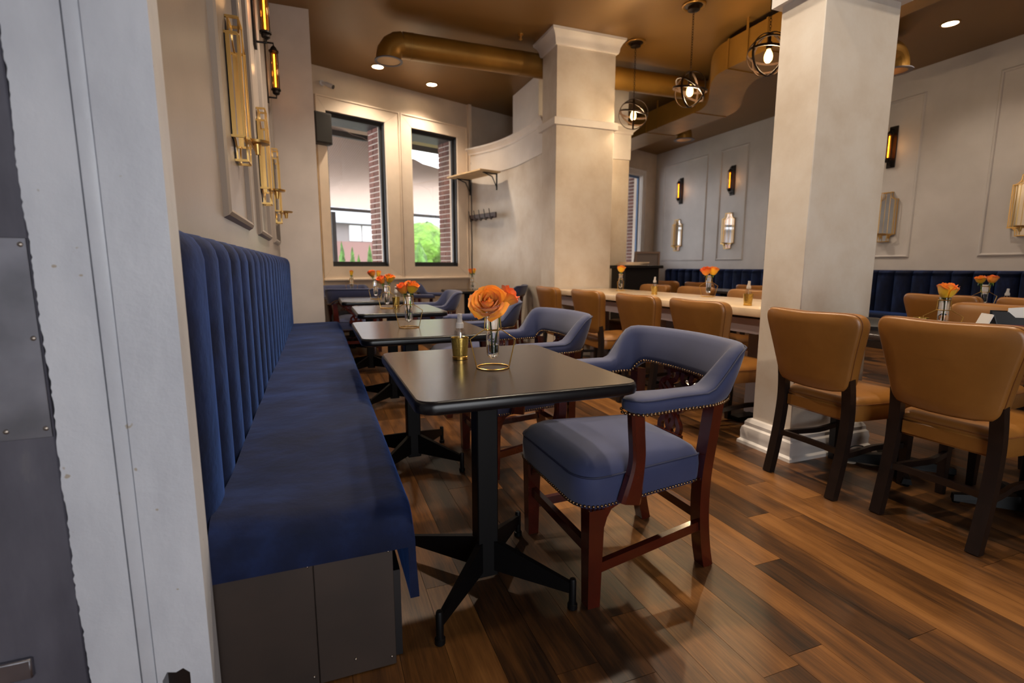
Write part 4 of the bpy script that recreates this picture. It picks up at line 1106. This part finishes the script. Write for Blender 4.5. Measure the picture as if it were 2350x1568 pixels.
def downlight(x, y, label, power=115, col=(1.0, 0.82, 0.62)):
    root = empty('downlight', (x, y, CZ), 0, label, 'downlight', 'recessed ceiling downlights')
    B().lathe([(0.070, -0.001), (0.092, -0.001), (0.092, -0.006), (0.075, -0.010), (0.070, -0.006)], 28, cap0=False, cap1=False).build('trim_ring', 'gold_duct_paint', root)
    B().lathe([(0.0005, -0.004), (0.071, -0.004)], 28, cap0=False, cap1=False).build('lens', 'downlight_lens', root)
    Ld = bpy.data.lights.new('downlight_beam', 'SPOT'); Ld.energy = power; Ld.color = col; Ld.spot_size = R_(125); Ld.spot_blend = 0.8; Ld.shadow_soft_size = 0.07
    lo = bpy.data.objects.new('beam', Ld); COL.objects.link(lo); lo.parent = root; lo.location = (0, 0, -0.015)
downlight(0.86, 7.17, 'lit recessed downlight below the open duct elbow')
downlight(1.65, 7.56, 'lit recessed downlight above the right tall window')
downlight(6.44, 3.79, 'lit recessed downlight at the right edge of the ceiling', 80)
for k, (x, y) in enumerate(((1.3, 1.9), (0.5, 4.3), (2.1, 0.8), (1.9, 3.2), (3.9, 1.4), (5.6, 1.2), (6.3, 5.75))):  # out-of-view downlights added to brighten the room and its walls
    downlight(x, y, ['unseen downlight added above the nearest laminate table', 'unseen downlight added above the third laminate table', 'unseen downlight added above the entrance floor', 'unseen downlight added above the aisle', 'unseen downlight added right of the pillar', 'unseen downlight added above the second row', 'unseen downlight added above the far row'][k], (200, 300, 95, 220, 110, 55, 120)[k])

# ------------------------------------------------------------------ small fixtures on the far wall and partition
def fw(s, out, z):
    c, q = math.cos(A_FAR), math.sin(A_FAR)
    return (PF[0] + s*c - out*q, PF[1] + s*q + out*c, z)
sp = empty('wall_speaker', fw(0.02, -0.07, 2.85), A_FAR, 'black box speaker at the upper left of the window', 'speaker')
B().box(-0.11, 0.11, -0.07, 0.04, -0.19, 0.20, 0.006).build('cabinet', 'speaker_black', sp)
B().box(-0.10, 0.10, -0.078, -0.07, -0.17, 0.18, 0.003).build('grille', 'cable_black', sp)
sc_ = empty('security_camera', fw(0.06, -0.045, 3.43), A_FAR, 'small white security camera high on the far wall', 'camera')
B().lathe([(0.035, 0), (0.035, 0.02), (0.012, 0.03)], 16).build('mount', 'camera_white', sc_).rotation_euler = (PI/2, 0, 0)
B().tube([(0, -0.03, 0), (0.03, -0.07, -0.02), (0.09, -0.14, -0.06)], [0.012, 0.028, 0.03], 14).build('body', 'camera_white', sc_)
B().tube([(0.09, -0.14, -0.06), (0.094, -0.145, -0.063)], 0.026, 14).build('lens', 'black_paint', sc_)
# shelf and coat hooks on the partition (wall faces -x there)
sh = empty('wall_shelf', (2.50, 7.86, 2.475), R_(18), 'pale pine shelf on black brackets on the curved partition', 'shelf')
B().box(-0.38, -0.005, -0.46, 0.46, 0.0, 0.022, 0.002).build('board', 'raw_pine', sh)
for y in (-0.36, 0.36):
    b = B(); b.box(-0.012, 0.0, y-0.012, y+0.012, -0.24, 0.0); b.box(-0.26, 0.0, y-0.012, y+0.012, -0.012, 0.0)
    b.bar([(-0.24, y, -0.008), (-0.09, y, -0.05), (-0.006, y, -0.2)], 0.014, 0.008, up=(0, 1, 0)); b.build('bracket', 'cable_black', sh, smooth=False)
hk = empty('coat_rack', (2.50, 7.84, 1.865), R_(17), 'dark wooden rail with coat hooks on the partition', 'coat rack')
B().box(-0.03, -0.008, -0.36, 0.36, -0.04, 0.045, 0.004).build('rail', 'dark_walnut', hk)
for k in range(5):
    y = -0.28 + 0.14*k
    B().tube(catmull([(-0.03, y, -0.02), (-0.07, y, -0.03), (-0.085, y, 0.02), (-0.10, y, 0.10)], 4), 0.006, 6).build('hook', 'iron_dark', hk)
    B().tube(catmull([(-0.03, y, -0.03), (-0.055, y, -0.06), (-0.08, y, -0.045)], 4), 0.006, 6).build('hook', 'iron_dark', hk)
p0 = [fw(2.455 + 0.006*math.sin(k*1.3), -0.07, 2.75 - 0.12*k) for k in range(20)]
tag(B().tube(p0, 0.006, 6).build('cable', 'cable_black'), 'black cable clipped down the corner beside the right window', 'cable')
p0 = [fw(-0.045 + 0.004*math.sin(k*1.7), -0.035, 2.6 - 0.12*k) for k in range(16)]
tag(B().tube(p0, 0.008, 6).build('cable', 'raw_pine'), 'tan cord hanging beside the left window', 'cable')

# host stand, menus, framed board
hs = empty('host_stand', (3.92, 5.72, 0), 0, 'black host stand between the column and the far wall', 'host stand')
B().box(-0.27, 0.25, -0.16, 0.16, 0.02, 1.06, 0.004).build('cabinet', 'black_paint', hs)
B().box(-0.31, 0.29, -0.20, 0.20, 1.06, 1.10, 0.006).build('top', 'black_paint', hs)
B().box(-0.25, 0.23, -0.14, 0.14, 0, 0.02).build('plinth', 'black_paint', hs, smooth=False)
for k in range(3):
    o = B().loft([[(x, y, z) for x, y in rrect(-0.19+0.02*k, 0.17, -0.11, 0.11, 0.01, 2)] for z in (0.0, 0.013)]).build('menu_booklet', 'paper', None)
    o.location = (3.86+0.01*k, 5.71, 1.101+0.0135*k); o.rotation_euler = (0, 0, R_(4-6*k))
    tag(o, ['lowest cream menu booklet on the black host stand', 'middle cream menu booklet on the black host stand', 'topmost cream menu booklet on the black host stand'][k], 'booklet', 'menus on the host stand')
bd = empty('framed_board', (4.72, 6.6, 0), R_(-4), 'grey framed board standing behind the host stand', 'board')
B().box(-0.20, 0.20, -0.01, 0.01, 0.35, 1.29).build('panel', 'grey_board', bd, smooth=False)
for x0, x1, z0, z1 in ((-0.215, -0.185, 0.0, 1.31), (0.185, 0.215, 0.0, 1.31), (-0.185, 0.185, 1.28, 1.31), (-0.185, 0.185, 0.33, 0.36)):
    B().box(x0, x1, -0.018, 0.016, z0, z1).build('frame_rail', 'board_frame', bd, smooth=False)
for s in (-1, 1): B().bar([(s*0.2, 0.016, 1.2), (s*0.2, 0.3, 0.0)], 0.025, 0.02, up=(1, 0, 0)).build('rear_leg', 'board_frame', bd, smooth=False)
# floor outlet and cord at the pillar
oc = empty('floor_outlet', (2.735, 1.86, 0), 0, 'beige floor outlet with a black cord by the pillar base', 'outlet')
B().lathe([(0.0005, 0), (0.03, 0), (0.03, 0.003), (0.02, 0.006), (0.0005, 0.006)], 18).build('cover', 'paper', oc)
B().tube(catmull([(0, 0, 0.006), (-0.01, 0.01, 0.07), (0.06, -0.02, 0.09), (0.14, -0.06, 0.02)], 5), 0.004, 6).build('cord', 'cable_black', oc)

# ------------------------------------------------------------------ outdoors seen through the windows (same frame as the far wall)
def outpier(s0, label, y0=0.2, y1=0.52, side=-1):
    root = empty('wall_exterior', PF, A_FAR, label, kind='structure')
    B().box(s0+0.009, s0+0.2, y0+0.006, y1-0.01, 0.9, 3.2).build('mortar_core', 'mortar', root, smooth=False)
    hb, lb = 0.062, 0.145
    me = None
    z = 0.96; r_ = 0
    while z < 3.12:
        yb = y0 + (0.0 if r_ % 2 == 0 else -0.0)
        lens = [lb, y1-y0-lb-0.014] if r_ % 2 == 0 else [y1-y0-lb-0.014, lb]
        yc = y0
        for l_ in lens:
            key = round(l_, 3)
            if key not in BR:
                BR[key] = B().box(0, 0.1, 0, key, 0, hb, 0.003).build('brick', 'brick_red', root)
                o = BR[key]
            else:
                o = BR[key].copy(); COL.objects.link(o); o.parent = root
            o.location = (s0 + random.uniform(-0.002, 0.002), yc, z); yc += l_ + 0.014
        z += hb + 0.015; r_ += 1
BR = {}
outpier(0.955, 'brick reveal outside the left tall window')
outpier(2.215, 'brick reveal outside the right tall window')
outpier(7.37, 'brick reveal outside the blue-framed window')
lt = B(); lt.box(-0.2, 2.6, 0.2, 0.56, 3.09, 3.3)
struct('trim_2', lt, 'dark_frame', parent=None).matrix_world = Matrix.Translation(PF) @ Matrix.Rotation(A_FAR, 4, 'Z')
struct('ground', B().box(-20, 40, 11.7, 60, -0.2, -0.1), 'lawn')
def outd(o): o.location = PF; o.rotation_euler = (0, 0, A_FAR); return o
aw = empty('patio_awning', PF, A_FAR, 'ribbed tan patio awning outside the tall windows', 'awning')
b = B(); n = 46; ring = []
for j in range(2):
    pass
rows = []
for (o_, z_) in ((1.7, 3.27), (2.3, 3.05), (3.0, 2.84), (3.9, 2.62), (4.9, 2.45)):
    q_ = max(0, (2.6-o_)/0.9)
    rows.append([(-2.2 + 8.0*k/n, o_, z_ + (0.02 if k % 2 else 0.0) + q_*max(-0.3, min(0.5, (1.5-(-2.2+8.0*k/n))*0.22))) for k in range(n+1)])
b.loft(rows, False, False, False).build('fabric', 'ribbed_awning', aw, ang=60)
for x in (-1.6, 0.4, 2.3, 4.2):
    B().bar([(x, 0.5, 3.42), (x-0.05, 1.1, 3.38), (x-0.1, 1.75, 3.3)], 0.07, 0.09, up=(0, 0, 1)).build('rafter', 'dark_frame', aw, smooth=False)
B().bar([(-2.2, 1.75, 3.3), (5.8, 1.75, 3.3)], 0.07, 0.09, up=(0, 0, 1)).build('purlin', 'dark_frame', aw, smooth=False)
B().bar([(-2.2, 4.9, 2.41), (5.8, 4.9, 2.41)], 0.03, 0.07, up=(0, 0, 1)).build('purlin', 'dark_frame', aw, smooth=False)
for x in (2.2, 6.0): B().box(x-0.05, x+0.05, 4.85, 4.95, -0.1, 2.34).build('post', 'dark_frame', aw, smooth=False)
hz = empty('house', fw(7.0, 17, 0), A_FAR, 'pale neighbouring house with a grey roof seen through the windows', 'house')
B().box(-9, 9, 0, 7, -0.1, 2.28).build('brick_base', 'house_brick', hz, smooth=False)
B().box(-9, 9, 0.02, 7, 2.28, 3.18).build('siding', 'house_siding', hz, smooth=False)
B().loft([[(-9.4, -0.5, 3.12), (-9.4, 7.5, 3.12), (-9.4, 3.5, 5.4)], [(9.4, -0.5, 3.12), (9.4, 7.5, 3.12), (9.4, 3.5, 5.4)]]).build('roof', 'house_roof', hz, smooth=False)
for x in (-4.5, -1.6, 1.7, 4.6):
    wn = B().box(x-0.62, x+0.62, -0.04, 0.03, 2.32, 3.06).build('window', 'house_window', hz, smooth=False)
    B().box(x-0.03, x+0.03, -0.06, -0.03, 2.32, 3.06).build('window_bar', 'house_siding', wn, smooth=False)
def conifer(s_, o_, h, r_, label):
    root = empty('arborvitae', fw(s_, o_, -0.1), 0, label, 'shrub', 'arborvitae hedge outdoors')
    rings = []
    n = 22; m_ = 16
    rnd = random.Random(int(s_*100))
    for j in range(m_+1):
        t = j/m_; R0 = r_*(math.sin(PI*(0.16+0.84*t))**0.7 if t < 1 else 0.01)*(1-0.35*t)
        rings.append([(R0*(1+0.28*rnd.uniform(-1, 1))*math.cos(2*PI*k/n), R0*(1+0.28*rnd.uniform(-1, 1))*math.sin(2*PI*k/n), 0.12 + (h-0.12)*t + rnd.uniform(-0.05, 0.05)) for k in range(n)])
    B().loft(rings).build('foliage', 'arborvitae', root, ang=80)
    B().tube([(0, 0, 0), (0, 0, 0.4)], 0.06, 8).build('trunk', 'bark', root)
for k, (s_, o_, h, r_) in enumerate(((3.30, 7.0, 1.86, 0.13), (3.60, 7.0, 1.74, 0.12), (3.88, 7.2, 1.5, 0.12), (4.18, 7.1, 1.8, 0.13), (4.9, 7.2, 1.8, 0.3), (6.0, 7.3, 1.95, 0.34))):
    conifer(s_, o_, h, r_, ['leftmost arborvitae outside the left window', 'second arborvitae from the left outside the left window', 'short arborvitae outside the left window', 'rightmost arborvitae outside the left window', 'arborvitae at the mullion between the windows', 'arborvitae outside the right window'][k])
def bushy(s_, o_, label, sc_=1.0):
    root = empty('tree', fw(s_, o_, -0.1), 0, label, 'tree', 'leafy trees outdoors')
    rnd = random.Random(5); b = B()
    for k in range(16):
        a = rnd.uniform(0, 2*PI); q = rnd.uniform(0, 1.1)*sc_; z = rnd.uniform(0.9, 2.3)*sc_; R0 = rnd.uniform(0.45, 0.8)*sc_
        rings = []
        for j in range(9):
            th = PI*j/8
            rings.append([(q*math.cos(a)+max(0.01, R0*math.sin(th))*(1+0.2*rnd.uniform(-1, 1))*math.cos(2*PI*i/12), q*math.sin(a)+max(0.01, R0*math.sin(th))*(1+0.2*rnd.uniform(-1, 1))*math.sin(2*PI*i/12), z - R0*math.cos(th)*(1+0.1*rnd.uniform(-1, 1))) for i in range(12)])
        b.loft(rings)
    b.build('crown', 'tree_leaves', root, ang=80)
    B().tube([(0, 0, 0), (0.05, 0, 0.7), (0, 0, 1.4)], 0.1*sc_, 8).build('trunk', 'bark', root)
bushy(8.6, 10.5, 'leafy green tree outside the right tall window', 1.0)
